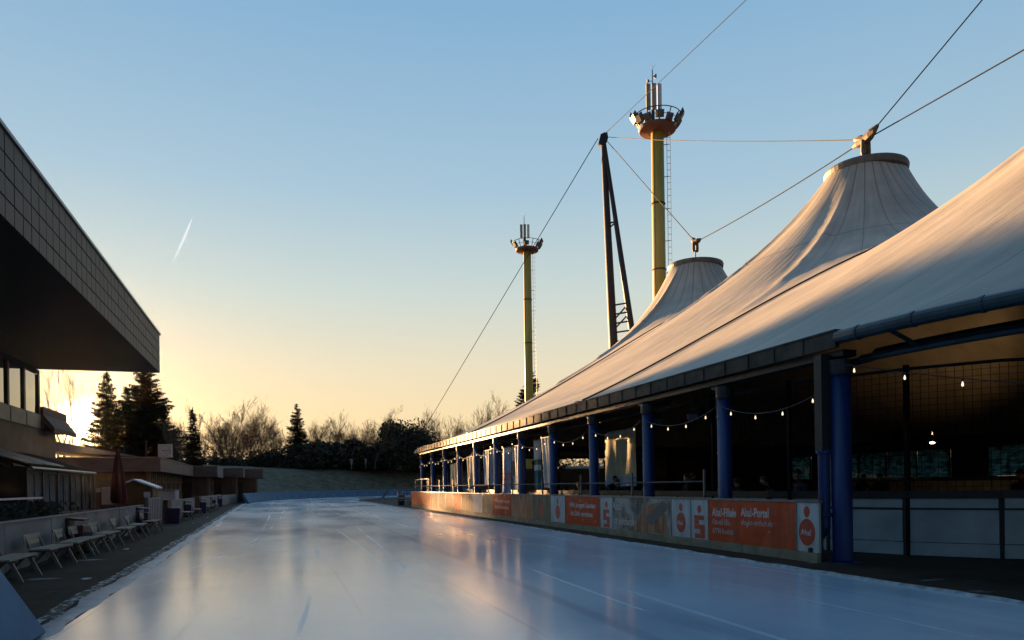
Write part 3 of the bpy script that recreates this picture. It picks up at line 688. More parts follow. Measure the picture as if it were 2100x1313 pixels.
# ================================================================== STRING LIGHTS
m_bulb = mat('lit bulb', (.9, .85, .75), .3, emit=(1, .74, .42), estr=.26)
bul = MB(); bul.lathe([(.009, .04), (.010, .025), (.017, .0), (.019, -.015), (.015, -.031), (.004, -.038)], (0, 0, 0), 10); bme = bul.mesh('bulb', m_bulb, True)
skm = MB(); skm.lathe([(.016, .05), (.018, .09), (.010, .095)], (0, 0, 0), 8); sme = skm.mesh('bulb_socket', m_dsteel)
ordn = ['first', 'second', 'third', 'fourth', 'fifth', 'sixth', 'seventh', 'eighth', 'ninth', 'tenth', 'eleventh']
def garland(a, b_, sag, nb, label):
    a, b_ = Vector(a), Vector(b_); t = thing('string_lights', label, 'string lights', a, group='strings of bulbs between the blue columns')
    P = lambda s_: a.lerp(b_, s_)-Vector((0, 0, 4*sag*s_*(1-s_)))
    g = MB(); g.tube([P(i/16) for i in range(17)], .009, 5); g.build('cable', m_dsteel, t)
    for k in range(nb):
        s_ = (k+.55)/nb; p = P(s_)-a-Vector((0, 0, .09))
        o = bpy.data.objects.new('bulb', bme); COL.objects.link(o); o.parent = t; o.location = p
        s2 = bpy.data.objects.new('bulb_socket', sme); COL.objects.link(s2); s2.parent = o
for k in range(11):
    garland((10.28, COLY[k]+.1, 3.46), (10.28, COLY[k+1]-.05, 3.44), .30 if k else .34, 4, 'sagging string of lit bulbs in the %s bay of blue columns from the near end' % ordn[k])
garland(at(1700, 742, 13.9), at(2180, 792, 10.5), .05, 4, 'string of lit bulbs across the open near end of the hall')

# ================================================================== BANNERS
def banner(px0, px1, X, z0, z1, label, mats, rows, lean=0.0, seed=1):
    ya, yb = onX(px1, X), onX(px0, X); r = random.Random(seed); w = abs(yb-ya)
    y0_, y1_ = min(ya, yb), max(ya, yb)
    g = MB(); nx, nz = 20, 18; th = .006; vs = []; fs = []; ms = []
    ph_ = [r.uniform(0, 6) for _ in range(3)]
    for side in (0, 1):
        for j in range(nz+1):
            for i in range(nx+1):
                s_, q = i/nx, j/nz; x = X+.05*math.sin(s_*7+ph_[0]+q*1.3)*(1.1-q)+.03*math.sin(s_*17+ph_[1])+lean*(1-q)+side*th
                vs.append((x, y0_+(y1_-y0_)*s_+.03*math.sin(q*5+ph_[2]), z0+(z1-z0)*q))
    for side in (0, 1):
        b0 = side*(nx+1)*(nz+1)
        for j in range(nz):
            for i in range(nx):
                a = b0+j*(nx+1)+i; fs.append((a, a+1, a+nx+2, a+nx+1)); ms.append(rows(i/nx, j/nz))
    g.v = vs; g.f = [list(f) for f in fs]; g.m = ms
    g2 = g
    t = thing('banner', label, 'banner', (X, (y0_+y1_)/2, z0), group='banners hung behind the blue columns')
    g2.build('cloth', mats, t, smooth=True, fix=False)
    q = MB(); q.tube([(X, y0_-.05, z1+.02), (X, y1_+.05, z1+.02)], .02, 6)
    for yy in (y0_, y1_): q.tube([(X, yy, z1), (X, yy, z1+.35)], .008, 4)
    q.build('hanging_rod', m_zinc, t)
cw = mat('white banner cloth', (.66, .64, .60), .8, scale=2, var=.2); cy = mat('tan banner cloth', (.58, .44, .26), .8, scale=2, var=.3); cb = mat('blue printed banner', (.20, .30, .46), .7, scale=1.5, var=.4)
cr_ = mat('red printed stripe', (.50, .10, .09), .7); cg = mat('green printed field', (.10, .17, .07), .7, scale=2, var=.4); ctl = mat('teal printed field', (.06, .17, .22), .7, scale=2, var=.4); col = mat('olive pale banner', (.32, .30, .18), .8, scale=1.4, col2=(.48, .46, .32))
banner(924, 938, 11.0, 1.55, 3.0, 'plain tan banner farthest along the row of blue columns', [cy], lambda s, q: 0, seed=2)
banner(957, 973, 11.0, 1.6, 3.3, 'tan banner with pale pattern beside the far narrow tan one', [cy, cw], lambda s, q: int((s > .3) and (s < .5) and q > .4), seed=3)
banner(993, 1007, 11.0, 1.6, 3.5, 'blue banner with dark upright lettering and white edge', [cb, cw], lambda s, q: int(s > .9), seed=4)
banner(1008, 1017, 11.1, 1.6, 3.55, 'narrow white banner hanging next to the blue one', [cw], lambda s, q: 0, seed=5)
banner(1031, 1051, 11.2, 1.2, 3.5, 'banner with blue top and red stripes at its foot', [cb, cr_, cw], lambda s, q: 1 if (.15 < q < .42 and int(q*18) % 2) else (2 if q > .86 else 0), seed=6)
banner(1052, 1068, 11.2, 1.35, 3.5, 'grey white banner with brown middle field', [cw, m_brownp], lambda s, q: int(.3 < q < .65), seed=7)
banner(1096, 1110, 11.3, 1.4, 3.6, 'banner with green and teal blocks on white', [cw, cg, ctl], lambda s, q: 1 if .45 < q < .58 else (2 if q < .38 else 0), seed=8)
banner(1111, 1128, 11.1, 1.45, 3.62, 'creased white banner with a long diagonal fold', [cw], lambda s, q: 0, seed=9, lean=.15)
banner(1242, 1305, 12.2, 1.5, 3.55, 'wide olive banner with a dark tower emblem and blue foot strip', [col, cy, cb, m_dsteel], lambda s, q: 2 if q < .14 else (1 if (s < .18 or (s > .8 and q > .75)) else (3 if (.46 < s < .5 and .45 < q < .75) else 0)), seed=10)

# ================================================================== CABLES, MAST, NODES
m_mast = mat('dark violet mast steel', (0.014, 0.012, 0.020), 0.6, scale=1.5, var=.3)
MT = at(1237, 278, 76.6)                               # head of the far mast
n1 = Vector((PK[1][0], PK[1][1], 0)); n1.z = ZT+1.75    # knots over the two visible peaks
n2 = Vector((PK[2][0], PK[2][1], 0)); n2.z = ZT+1.5
n0 = Vector((PK[0][0], PK[0][1], 0)); n0.z = ZT+1.75
n1 = at(1775, 287, (n1-Vector((0,0,EYE))).dot(CD)); n2 = at(1426, 497, (n2-Vector((0,0,EYE))).dot(CD))
NM = at(3837, -2186, 15.4)                             # head of the near mast, out of the picture
def mast(top, base1, base2, label):
    t = thing('mast', label, 'mast', ((base1+base2)/2))
    for b_, r0, r1 in ((base1, .58, .28), (base2, .42, .18)):
        g = MB(); 
        g.tube([b_, b_.lerp(top, .5), top-(top-b_).normalized()*.2], [r0, (r0+r1)/2*1.05, r1], 14); g.build('leg', m_mast, t, smooth=False)
    g = MB()
    for q in (.385, .41, .435, .46, .485, .51, .535): g.beam(base1.lerp(top, q), base2.lerp(top, q), .16, .14)
    for q in (.385, .435, .485, .51): g.beam(base1.lerp(top, q-.02), base2.lerp(top, q+.022), .12, .12)
    g.beam(base1.lerp(top, .76), base2.lerp(top, .76), .14, .14); g.beam(base1.lerp(top, .745), base2.lerp(top, .758), .12, .12)
    g.build('rungs', m_dsteel, t)
    g = MB(); side = Vector(CR)
    for q0, q1, q2, q3 in (((-.55, -.95), (-.30, .02), (.10, .22), (-.05, -1.25)), ((.10, .22), (.42, .18), (.50, -.35), (.12, -1.35))):
        pl = [top+side*x_+Vector((0, 0, z_)) for x_, z_ in (q0, q1, q2, q3)]; g.extr([p-CD*.25 for p in pl], CD*.5)
    g.build('mast_head', m_mast, t)
    return t
def base_of(px, py, d):
    p = at(px, py, d); dz = MT.z-p.z; q = MT+(p-MT)*(MT.z/dz); q.z = 0; return q
mast(MT, base_of(1257, 685, 77.2), base_of(1291, 645, 76.0), 'tall dark two-legged mast behind the tent roofs holding the cables')
mast(NM, Vector((31.5, -6.5, 0)), Vector((34.5, -6.5, 0)), 'second dark two-legged mast at the near end of the tent roofs')
def cable(a, b_, label, r=.03, sag=0.0, m=None):
    t = Vector(a); g = MB(); pts = [Vector(a).lerp(Vector(b_), i/12)-Vector((0, 0, 4*sag*(i/12)*(1-i/12))) for i in range(13)]; g.tube(pts, r, 6)
    o = g.build('cable', m or m_cable, None, fix=False, origin=t); tag(o, label, 'cable', 'steel cables of the tent roof'); return o
cable(MT+Vector((-.6, 0, -.4)), gnd(825, 957, 5.2) if False else at(823, 958, 145), 'steel cable from the mast head down to the grass bank', .045)
cable(MT, NM, 'thin steel cable rising from the mast head out of the picture top', .03)
cable(MT+Vector((.4, 0, -.1)), n1, 'nearly level pale cable from the mast head to the big peak', .028, .25, mat('pale grey cable', (.07, .07, .07), .9))  # paler grey than the other cables
cable(MT+Vector((.4, 0, -.5)), n2, 'steel cable dropping from the mast head to the small far peak', .035)
cable(n2, n1, 'steel cable climbing from the small far peak to the big peak', .035, .2)
cable(n1, NM, 'steeper of the two cables rising right from the big peak', .035)
def pxof(p):
    q = p-Vector((0, 0, EYE)); d = q.dot(CD); return 1050+FPX*q.dot(R2)/d, 995-FPX*q.dot(U2)/d
mb_, best_ = Vector((31.5, -6.5, 0)), (1e9, None)
for i in range(200):
    p = mb_.lerp(NM, i/200)
    if (p-Vector((0, 0, EYE))).dot(CD) < 2: continue
    x_, y_ = pxof(p); e_ = abs((y_-285)/(x_-1795)+.574)
    if e_ < best_[0]: best_ = (e_, p)
cable(n1, best_[1], 'flatter of the two cables rising right from the big peak', .035)
def knot(p, s_, label, dirs, zr):
    t = thing('cable_clamp', label, 'cable clamp', p, group='cast clamps above the tent peaks')
    g = MB(); 
    for d in dirs:
        d = Vector(d).normalized(); g.tube([p-d*.1*s_, p+d*.55*s_, p+d*.95*s_, p+d*1.05*s_], [.30*s_, .24*s_, .11*s_, .05*s_], 8)
    g.build('cast_body', m_rust, t, smooth=False)
    g = MB(); 
    for dx in (-.16, .16): g.tube([p+Vector((dx, 0, 0)), p+Vector((dx, 0, -.75*s_)), p+Vector((dx*.9, 0, -.95*s_))], [.14*s_, .16*s_, .12*s_], 8)
    g.build('socket', m_rust, t, smooth=False)
    g = MB(); g.tube([p-Vector((0, 0, .8*s_)), Vector((p.x, p.y, zr))], .045, 8)
    for k in range(6):
        a = 2*PI*k/6; g.tube([(p.x, p.y, zr+.02), (p.x+2*math.cos(a), p.y+2*math.sin(a), zr-.55)], .03, 5)
    g.build('rod', m_dsteel, t)
knot(n1, .95, 'rusty star-shaped cable clamp above the big middle peak', [MT-n1, n2-n1, NM-n1, n0+Vector((0,0,1.2))-n1], ZT+.35)
knot(n2, .8, 'smaller rusty cable clamp above the far peak', [MT-n2, n1-n2], ZT+.35)
knot(n0, .95, 'cable clamp above the near peak beyond the picture edge', [n1-n0, NM-n0], ZT+.35)

# ================================================================== FLOODLIGHT TOWERS
m_yel = mat('mustard yellow steel tube', (0.42, 0.30, 0.045), 0.55, scale=.6, col2=(0.54, 0.39, 0.07), stretch=(1, 1, .2))
m_plat = mat('rust red platform', (0.14, 0.055, 0.035), 0.65, scale=2, col2=(0.22, 0.09, 0.055))
m_lampg = mat('grey lamp housing', (0.08, 0.08, 0.075), 0.5, scale=3, var=.3)
m_ant = mat('light grey antenna cover', (0.30, 0.28, 0.22), 0.5, scale=1, var=.15)
def tower(px, py_plat, d, shaft_r, pr, label, top_scale, full):
    c = at(px, py_plat, d); x, y, zp = c.x, c.y, c.z; t = thing('floodlight_tower', label, 'floodlight tower', (x, y, 0), group='yellow floodlight towers')
    S = pr/2.0
    g = MB(); g.lathe([(shaft_r*1.18, 0), (shaft_r*1.06, zp*.5), (shaft_r, zp-.1)], (x, y, 0), 24); sh = g.build('shaft', m_yel, t)
    for p in sh.data.polygons: p.use_smooth = len(p.vertices) == 4
    g = MB()
    for q in (.32, .62, .80): g.lathe([(shaft_r*1.12, zp*q), (shaft_r*1.16, zp*q+.03), (shaft_r*1.12, zp*q+.14)], (x, y, 0), 24)
    g.build('bands', m_dsteel, t)
    g = MB(); g.lathe([(pr*.5, -.15*S), (pr*.96, 0), (pr, .05*S), (pr, .42*S), (pr*.97, .45*S)], (x, y, zp), 32); g.build('platform', m_plat, t)
    rr = pr*1.28; zr = zp+1.55*S
    g = MB(); 
    ringp = [(x+rr*math.cos(2*PI*k/40), y+rr*math.sin(2*PI*k/40), zr) for k in range(41)]; g.tube(ringp, .05*S, 6)
    ring2 = [(x+(pr+.14*S)*math.cos(2*PI*k/40), y+(pr+.14*S)*math.sin(2*PI*k/40), zp+1.0*S) for k in range(41)]; g.tube(ring2, .035*S, 5)
    for k in range(12):
        a = 2*PI*k/12+.1; g.beam((x+pr*.97*math.cos(a), y+pr*.97*math.sin(a), zp+.4*S), (x+rr*math.cos(a), y+rr*math.sin(a), zr), .08*S, .08*S)
    g.build('railing', m_dsteel, t)
    # flood lamps: housings leaning outward; big ones on the left and right as seen from the track
    r = random.Random(int(px)); base = math.atan2(-CR.y, -CR.x)
    angs_ = [(-.32, 1.15, 1.7), (.12, 1.1, 1.35), (.45, 1.0, .9), (.9, .8, .7), (1.5, .75, .8), (2.0, .75, .6), (2.55, .8, .8), (2.95, 1.1, 1.5), (3.3, 1.0, .95), (3.9, .8, .7), (4.6, .8, .7), (5.3, .8, .8)]
    for da, sz, hh in (angs_ if full else angs_[::2]+[angs_[7]]):
        a = base+da; o = Vector((math.cos(a), math.sin(a), 0)); s2 = Vector((-o.y, o.x, 0)); p = Vector((x, y, zp+hh*S*1.0))+o*(pr*1.0+.15*S+.28*hh*S)
        up = (Vector((0, 0, 1))*.75+o*.45).normalized(); fw = up.cross(s2).normalized()
        g = MB(); w = .60*sz*S; h = .52*sz*S
        vs = []
        for dd_, k_ in ((-.16*sz*S, .62), (.16*sz*S, 1.0)):
            for aa, bb in ((-1, -1), (1, -1), (1, 1), (-1, 1)): vs.append(p+fw*dd_+s2*(w*aa*k_)+up*(h*bb*k_))
        g.add(vs, [(0, 3, 2, 1), (4, 5, 6, 7), (0, 1, 5, 4), (1, 2, 6, 5), (2, 3, 7, 6), (3, 0, 4, 7)])
        q = Vector((x, y, zp+.4*S))+o*pr*.97; g.beam(q, p, .09*S, .09*S); g.build('lamp_head', m_lampg, t)
    # antenna stack, left of centre
    ax = -CR*(.45*S); cx_, cy_ = x+ax.x, y+ax.y; zz = zp+.4*S; H_ = 3.9*S*top_scale
    g = MB(); g.tube([(cx_, cy_, zz), (cx_, cy_, zz+2.0*S)], .20*S, 8); g.tube([(cx_, cy_, zz+1.8*S), (cx_, cy_, zz+2.0*S+H_*.75)], .07*S, 8)
    g.tube([(cx_, cy_, zz+2.0*S+H_*.75), (cx_, cy_, zz+2.0*S+H_*1.12)], .05*S, 6); zt_ = zz+2.0*S+H_*1.12
    for k in (-1, 0, 1): g.tube([(cx_, cy_, zt_), tuple(Vector((cx_, cy_, zt_+.55*S))+CR*(.32*S*k))], .012*S, 4)
    g.build('antenna_pole', m_dsteel, t)
    for da in (-.48, .06, .62):
        g = MB(); p = Vector((cx_, cy_, zz+2.0*S+H_*.33))+CR*(da*1.1*S)-CD*(.22*S if da != .06 else .32*S)
        g.obox(p, CR*(.23*S), CD*(.12*S), Vector((0, 0, H_*.36))); g.build('antenna', m_ant if da < .2 else m_white, t, bevel=.02)
    if full:
        for k, (s_, zq) in enumerate(((-.55, 1.02), (.35, 1.12))):
            p = Vector((cx_, cy_, zz+2.0*S+H_*(.80 if k == 0 else .93)))+CR*(s_*S); g = MB()
            dv = CR*(1 if s_ > 0 else -1); g.tube([p-dv*.2*S, p, p+dv*.06*S], [.08*S, .26*S, .27*S], 14); g.beam(p-dv*.15*S, (cx_, cy_, p.z), .05, .05); g.build('dish', m_lampg, t)
    # ladder on the right of the shaft
    g = MB(); off = CR*(shaft_r*1.55); 
    for s_ in (-.13, .13):
        q = Vector((x, y, 0))+off*1.08+CR*s_*1.4-CD*.3; g.beam(q+Vector((0, 0, 3)), q+Vector((0, 0, zp)), .035, .035)
    for k in range(int(zp/.7)-5): 
        q = Vector((x, y, 3.5+k*.7))+off*1.08-CD*.3; g.beam(q-CR*.18, q+CR*.18, .035, .035)
    for k in range(int(zp/3.5)): q = Vector((x, y, 3.5+k*3.5)); g.beam(q, q+off*1.1-CD*.3, .06, .06)
    g.build('ladder', m_dsteel, t)
    # thin pale cable conduit down the left face
    g = MB(); q = Vector((x, y, 0))-CR*(shaft_r*.82)-CD*(shaft_r*.72); g.tube([q+Vector((0, 0, 1)), q+Vector((0, 0, zp))], .05, 5); g.build('conduit', m_ant, t)
tower(1348, 270, 80, .68, 2.0, 'nearer and larger yellow floodlight tower with rusty round platform', 1.0, True)
tower(1081, 516, 126, .66, 1.95, 'farther and smaller yellow floodlight tower with antenna', .85, False)

# ================================================================== LEFT: GRANDSTAND
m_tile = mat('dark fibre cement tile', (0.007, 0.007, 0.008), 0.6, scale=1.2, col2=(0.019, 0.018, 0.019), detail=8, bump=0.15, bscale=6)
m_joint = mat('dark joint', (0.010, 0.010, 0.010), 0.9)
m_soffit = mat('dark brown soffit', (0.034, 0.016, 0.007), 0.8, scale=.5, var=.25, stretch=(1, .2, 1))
m_bwall = mat('brown rendered wall', (0.085, 0.060, 0.042), 0.85, scale=.8, col2=(0.14, 0.10, 0.07), bump=0.3)
m_spand = mat('grey green parapet panel', (0.16, 0.155, 0.125), 0.55, scale=1.5, var=.15)
m_glass = mat('window glass', (0.030, 0.034, 0.034), 0.04, scale=1, var=.1, spec=1.0)
n, l, b = nodes_of(m_glass); b.inputs['Coat Weight'].default_value = 1.0; b.inputs['IOR'].default_value = 1.9
m_fr = mat('dark brown window frame', (0.028, 0.018, 0.012), 0.5)
m_metal = mat('pale sheet edging', (0.16, 0.16, 0.16), 0.4, metal=.3, var=.2)
FX, FZ0, FZ1, FY1 = -5.5, 7.50, 9.42, 40.6
stand = thing('grandstand_building', 'tall dark building with broad tiled roof overhanging the benches', 'building', (-12, 30, 0))
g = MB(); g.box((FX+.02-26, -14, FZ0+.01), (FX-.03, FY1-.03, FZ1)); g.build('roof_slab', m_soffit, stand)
g = MB()
ts, th_ = 0.60, (FZ1-FZ0)/4
y = -14.0
while y < FY1-.01:
    for j in range(4): g.box((FX-.028, y+.02, FZ0+j*th_+.02), (FX+.010+rnd.uniform(0, .006), min(y+ts, FY1)-.02, FZ0+(j+1)*th_-.02))
    y += ts
x = FX
while x > FX-25:
    for j in range(4): g.box((x-ts+.014, FY1-.028, FZ0+j*th_+.012), (x-.014, FY1+.012, FZ0+(j+1)*th_-.012))
    x -= ts
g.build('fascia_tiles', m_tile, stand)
g = MB(); g.box((FX-.20, -14, FZ1+.002), (FX+.07, FY1+.07, FZ1+.09)); g.box((FX-25, FY1-.2, FZ1+.004), (FX-.2, FY1+.07, FZ1+.09)); g.build('roof_edging', m_metal, stand)
WX = -10.9
g = MB(); g.box((-30, -14, 0), (WX-.45, 41.4, 4.66)); g.box((WX-.45, -14, 3.3), (WX, 43.6, 4.66)); g.box((-30, -14, 5.3), (WX-.30, 40.2, FZ0)); g.build('wall', m_bwall, stand)
g = MB(); g.box((WX-.06, -14, 4.662), (WX+.06, 40.95, 5.32)); g.build('parapet', m_spand, stand)
g = MB(); 
for k in range(26): g.box((WX+.062, 40.95-k*2.15-.02, 4.67), (WX+.075, 40.95-k*2.15+.02, 5.31))
g.box((WX-.02, -14, 7.28), (WX+.03, 40.95, FZ0)); g.build('parapet_joints', m_joint, stand)
for k in range(16):
    y1_ = 40.9-k*2.15; f = MB(); f.box((WX-.10, y1_-.22, 5.33), (WX+.05, y1_, 7.27)); f.box((WX-.06, y1_-2.15, 5.325), (WX+.02, y1_-.22, 5.37)); fo = f.build('window', m_fr, stand)
    p = MB(); p.box((WX-.05, y1_-2.15, 5.375), (WX-.03, y1_-.225, 7.27)); p.build('pane', m_glass, fo)
f = MB(); f.box((WX-.6, 40.5, 5.33), (WX-.06, 40.62, 7.48)); f.build('window', m_fr, stand)
# balcony stub and slab behind the corner
g = MB(); g.box((WX-4, 41.0, 4.662), (WX+.15, 45.2, 5.75)); g.add([(WX+.15, 41.0, 4.95), (WX+.15, 45.2, 4.95), (WX+.62, 45.2, 4.50), (WX+.62, 41.0, 4.50), (WX+.15, 41.0, 5.35), (WX+.15, 45.2, 5.35), (WX+.62, 45.2, 4.72), (WX+.62, 41.0, 4.72)], [(0, 1, 2, 3), (4, 7, 6, 5), (0, 3, 7, 4), (1, 5, 6, 2), (2, 6, 7, 3)])
g.build('balcony', m_bwall, stand)
g = MB(); g.box((WX+.07, 28.5, 3.42), (WX+.75, 31.6, 4.55)); g.box((WX+.07, 24, 3.0), (WX+.5, 28.3, 3.9)); g.build('facade_box', m_bwall, stand)
g = MB(); 
for k in range(9): g.box((WX-.449, 38.5-k*3.4, .9), (WX-.40, 40.6-k*3.4, 2.9))
gw = g.build('ground_window', m_fr, stand); g = MB()
for k in range(9): g.box((WX-.399, 38.6-k*3.4, 1.0), (WX-.38, 40.5-k*3.4, 2.8))
g.build('pane', m_glass, gw)

# glazed pavilion with slatted sloping roof
m_slat = mat('pale roof slat', (0.34, 0.36, 0.36), 0.35, metal=.5, var=.15)
pav = thing('glass_pavilion', 'low glazed pavilion with white slatted sloping roof below the grandstand', 'pavilion', (-9.7, 34, 0))
g = MB(); g.extr([(-10.85, 30.2, 3.26), (-8.35, 30.2, 2.47), (-8.35, 30.2, 2.56), (-10.85, 30.2, 3.36)], (0, 9.6, 0)); g.build('roof', mat('matt brown roof felt', (.035, .022, .014), 1.0, spec=0.05), pav)
g = MB()
for k in range(26):
    y = 30.3+k*.27
    if k in (8,) or y > 35.2: continue
    g.extr([(-10.8, y, 3.37), (-8.5, y, 2.635), (-8.5, y, 2.665), (-10.8, y, 3.41)], (0, .10, 0))
g.build('roof_slats', m_slat, pav)
g = MB(); g.tube([(-8.30, 30.1, 2.45), (-8.30, 39.9, 2.45)], .06, 8); g.tube([(-8.28, 39.6, 2.4), (-8.28, 39.6, 0)], .035, 6); g.build('gutter', m_metal, pav)
for k, y in enumerate([30.3, 32.2, 34.2, 36.2, 38.2, 39.7]):
    g = MB(); g.box((-8.60, y-.07, 0), (-8.46, y+.07, 2.46)); g.build('post', m_fr, pav)
for y in [30.37, 32.27, 34.27, 36.27, 38.27]:
    f = MB(); w = 1.84 if y < 38 else 1.3; f.box((-8.54, y+w/2-.03, .8), (-8.50, y+w/2+.03, 2.40)); f.box((-8.56, y, 2.3), (-8.49, y+w, 2.4)); fo = f.build('window', m_fr, pav)
    p = MB(); p.box((-8.535, y, .75), (-8.525, y+w/2-.03, 2.3)); p.box((-8.535, y+w/2+.03, .75), (-8.525, y+w, 2.3)); p.build('pane', mat('pale pavilion glass', (.075, .08, .075), .12, scale=.6, col2=(.16, .16, .15), spec=1.0), fo)
g = MB(); g.box((-8.57, 30.3, 0), (-8.47, 39.6, .74)); g.build('plinth', m_bwall, pav)
g = MB(); g.box((-10.85, 30.2, .74), (-8.6, 30.28, 2.5)); g.build('end_wall', m_fr, pav)
g = MB(); g.box((-10.85, 39.6, 0), (-8.55, 39.7, 2.5)); g.build('end_wall', m_fr, pav)
# terrace rail with clipped hedge in front of it
tr = thing('terrace_railing', 'white topped terrace railing beside the glass pavilion', 'railing', (-7.6, 24, 0))
g = MB(); g.box((-7.65, 14, 1.36), (-7.55, 28.6, 1.42)); g.build('hand_rail', m_white, tr)
g = MB()
for k in range(8): g.box((-7.63, 14.2+k*2, 0), (-7.57, 14.26+k*2, 1.36))
g.build('posts', m_fr, tr)

# ---- concrete wall with panel joints, gate opening at y 33-37
m_conc = mat('grey precast concrete', (0.15, 0.145, 0.14), 0.8, scale=.9, col2=(0.25, 0.245, 0.235), detail=8, bump=0.3, bscale=12)
m_cap = mat('pale wall capping', (0.26, 0.245, 0.22), 0.9, var=.15)
def cwall(y0_, y1_, label, h=.98):
    t = thing('concrete_wall', label, 'wall', (-5.12, (y0_+y1_)/2, 0), group='low concrete wall behind the benches'); n_ = max(1, round((y1_-y0_)/1.55)); r = random.Random(int(y0_))
    for k in range(n_):
        a = y0_+(y1_-y0_)*k/n_; b_ = y0_+(y1_-y0_)*(k+1)/n_; g = MB(); e = r.uniform(-.008, .008); g.box((-5.20+e, a+.012, 0), (-5.06+e, b_-.012, h)); g.build('wall_panel', m_conc, t)
    g = MB(); g.box((-5.22, y0_, h+.003), (-5.035, y1_, h+.035)); g.build('capping', m_cap, t)
cwall(4, 32.5, 'nearest long stretch of low concrete wall behind the paired benches')
cwall(39.0, 52.0, 'middle stretch of low concrete wall beyond the grey gate', 1.02)
cwall(54.5, 76.0, 'far stretch of low concrete wall before the row of low buildings', 1.05)
gt = thing('gate', 'grey ribbed metal gate standing in the gap of the concrete wall', 'gate', (-4.95, 34, 0))
g = MB(); 
for k in range(17): g.box((-4.97+(k % 2)*.015, 32.7+k*.22, .12), (-4.93+(k % 2)*.015, 32.7+k*.22+.215, 1.22))
g.build('leaf', mat('grey ribbed sheet', (.17, .17, .18), .5, var=.15), gt)
g = MB(); g.box((-5.02, 32.6, 0), (-4.90, 32.69, 1.3)); g.box((-5.02, 36.5, 0), (-4.90, 36.6, 1.3)); g.box((-4.99, 32.69, 1.225), (-4.92, 36.5, 1.27)); g.build('frame', m_zinc, gt)
for (y, lb, c_) in ((38.3, 'brown wooden gate post block at the start of the middle wall', 'wooden_block'), (53.2, 'dark brown wooden block between the middle and far wall', 'wooden_block')):
    g = MB(); g.box((-5.25, y-.6, 0), (-4.85, y+.6, 1.08)); g.box((-5.28, y-.63, 1.08), (-4.82, y+.63, 1.13)); tag(g.build(c_, mat('brown stained timber', (.075, .04, .025), .75, scale=1, var=.35, stretch=(1, 3, .3)), None, origin=(-5.05, y, 0)), lb, 'timber block')
# curved wall in front of the far blocks
g = MB(); pts = [(-5.12, 77), (-5.0, 81), (-4.7, 85), (-4.4, 90)]
for a, b_ in zip(pts, pts[1:]): g.beam((*a, .5), (*b_, .5), .14, 1.0)
tag(g.build('curved_wall', m_conc, None, origin=(-3.5, 88, 0)), 'low curved concrete wall beside the start of the blue crash mats', 'wall')

# ---- row of low flat buildings
m_fas = mat('brown fascia boards', (0.075, 0.048, 0.036), 0.7, scale=.8, col2=(0.13, 0.085, 0.065), stretch=(1, 1, 3))
m_fasg = mat('grey roof and skylit fascia', (0.12, 0.11, 0.105), 0.6, scale=1, var=.2)
m_slatw = mat('brown timber cladding', (0.075, 0.045, 0.025), 0.8, scale=1.2, col2=(0.14, 0.09, 0.05), stretch=(2, 2, .3))
def block(x1_, y0_, y1_, zt, fh, over, label, depth=24, fm=None):
    t = thing('flat_roof_building', label, 'building', (x1_-3, (y0_+y1_)/2, 0), group='row of low flat-roofed buildings')
    x0_ = x1_-depth
    g = MB(); g.box((x0_, y0_, zt-fh), (x1_, y1_, zt)); g.build('roof', fm or m_fas, t)
    g = MB(); g.box((x1_-.12, y0_-.04, zt+.003), (x1_+.05, y1_, zt+.06)); g.box((x0_, y0_-.05, zt+.003), (x1_-.12, y0_+.12, zt+.06)); g.build('roof_edging', m_metal, t)
    g = MB(); g.box((x0_, y0_+over, 0), (x1_-over, y1_, zt-fh-.004)); g.build('wall', m_slatw, t)
    g = MB(); y = y0_+over+.3
    while y < y1_-.6: g.box((x1_-over+.002, y, 0), (x1_-over+.07, y+.12, zt-fh-.02)); y += .95
    g.box((x1_-over-.02, y0_+over+.35-.4, 0), (x1_-over+.22, y0_+over+.33, zt-fh-.01)) ; g.build('battens', mat('pale timber battens', (.17, .13, .085), .75, var=.2), t)
    for k in range(int((y1_-y0_)/3.2)):
        y = y0_+over+1.2+k*3.2; f = MB(); f.box((x1_-over+.01, y, 1.2), (x1_-over+.05, y+1.5, 2.3)); fo = f.build('window', m_fr, t); p = MB(); p.box((x1_-over+.052, y+.08, 1.28), (x1_-over+.06, y+1.42, 2.22)); p.build('pane', m_glass, fo)
    k = 0; x = x1_-over-1.5
    while x > x0_+2: g = MB(); g.box((x-1.6, y0_+over-.05, .05 if k % 3 == 0 else 1.0), (x, y0_+over-.002, 2.4)); g.build('door' if k % 3 == 0 else 'window', m_fr, t); x -= 2.6; k += 1
    return t
block(-8.0, 58.8, 81.4, 3.96, 1.0, 1.1, 'long low brown building with timber battens under the wall clock', 28)
block(-5.8, 81.5, 90.9, 3.96, 1.05, 1.0, 'second low building, with its roof edge side painted paler for the sky light', 26)
block(-3.6, 91.0, 96.4, 3.98, 1.0, .9, 'third low dark brown building between the grey corner and the last block', 20)
block(-1.5, 96.5, 104, 4.0, 1.1, .9, 'last low building in the row, ending at the grass bank', 20)
g = MB(); g.box((-5.79, 81.45, 2.86), (-5.70, 90.0, 4.02)); g.box((-6.9, 81.38, 2.88), (-5.70, 81.44, 4.02)) if False else None  # side of the roof fascia, sky light put into its paler grey
tag(g.build('skylit_fascia', m_fasg, None, origin=(-5.75, 85, 2.9)), 'roof edge side of the second low building, painted paler for the sky light', 'fascia panel')
# gently pitched annex roof behind, glowing edge near the sun
an = thing('pitched_annex', 'low annex with shallow pitched roof between grandstand and clock', 'building', (-20, 62, 0))
g = MB(); g.extr([(-17.6, 63, 4.75), (-15.9, 63, 5.4), (-10, 63, 4.2)], (0, 12, 0)); g.build('roof', m_fasg, an)
g = MB(); g.box((-17.4, 63.2, 0), (-10.5, 74.8, 4.19)); g.build('wall', m_bwall, an)
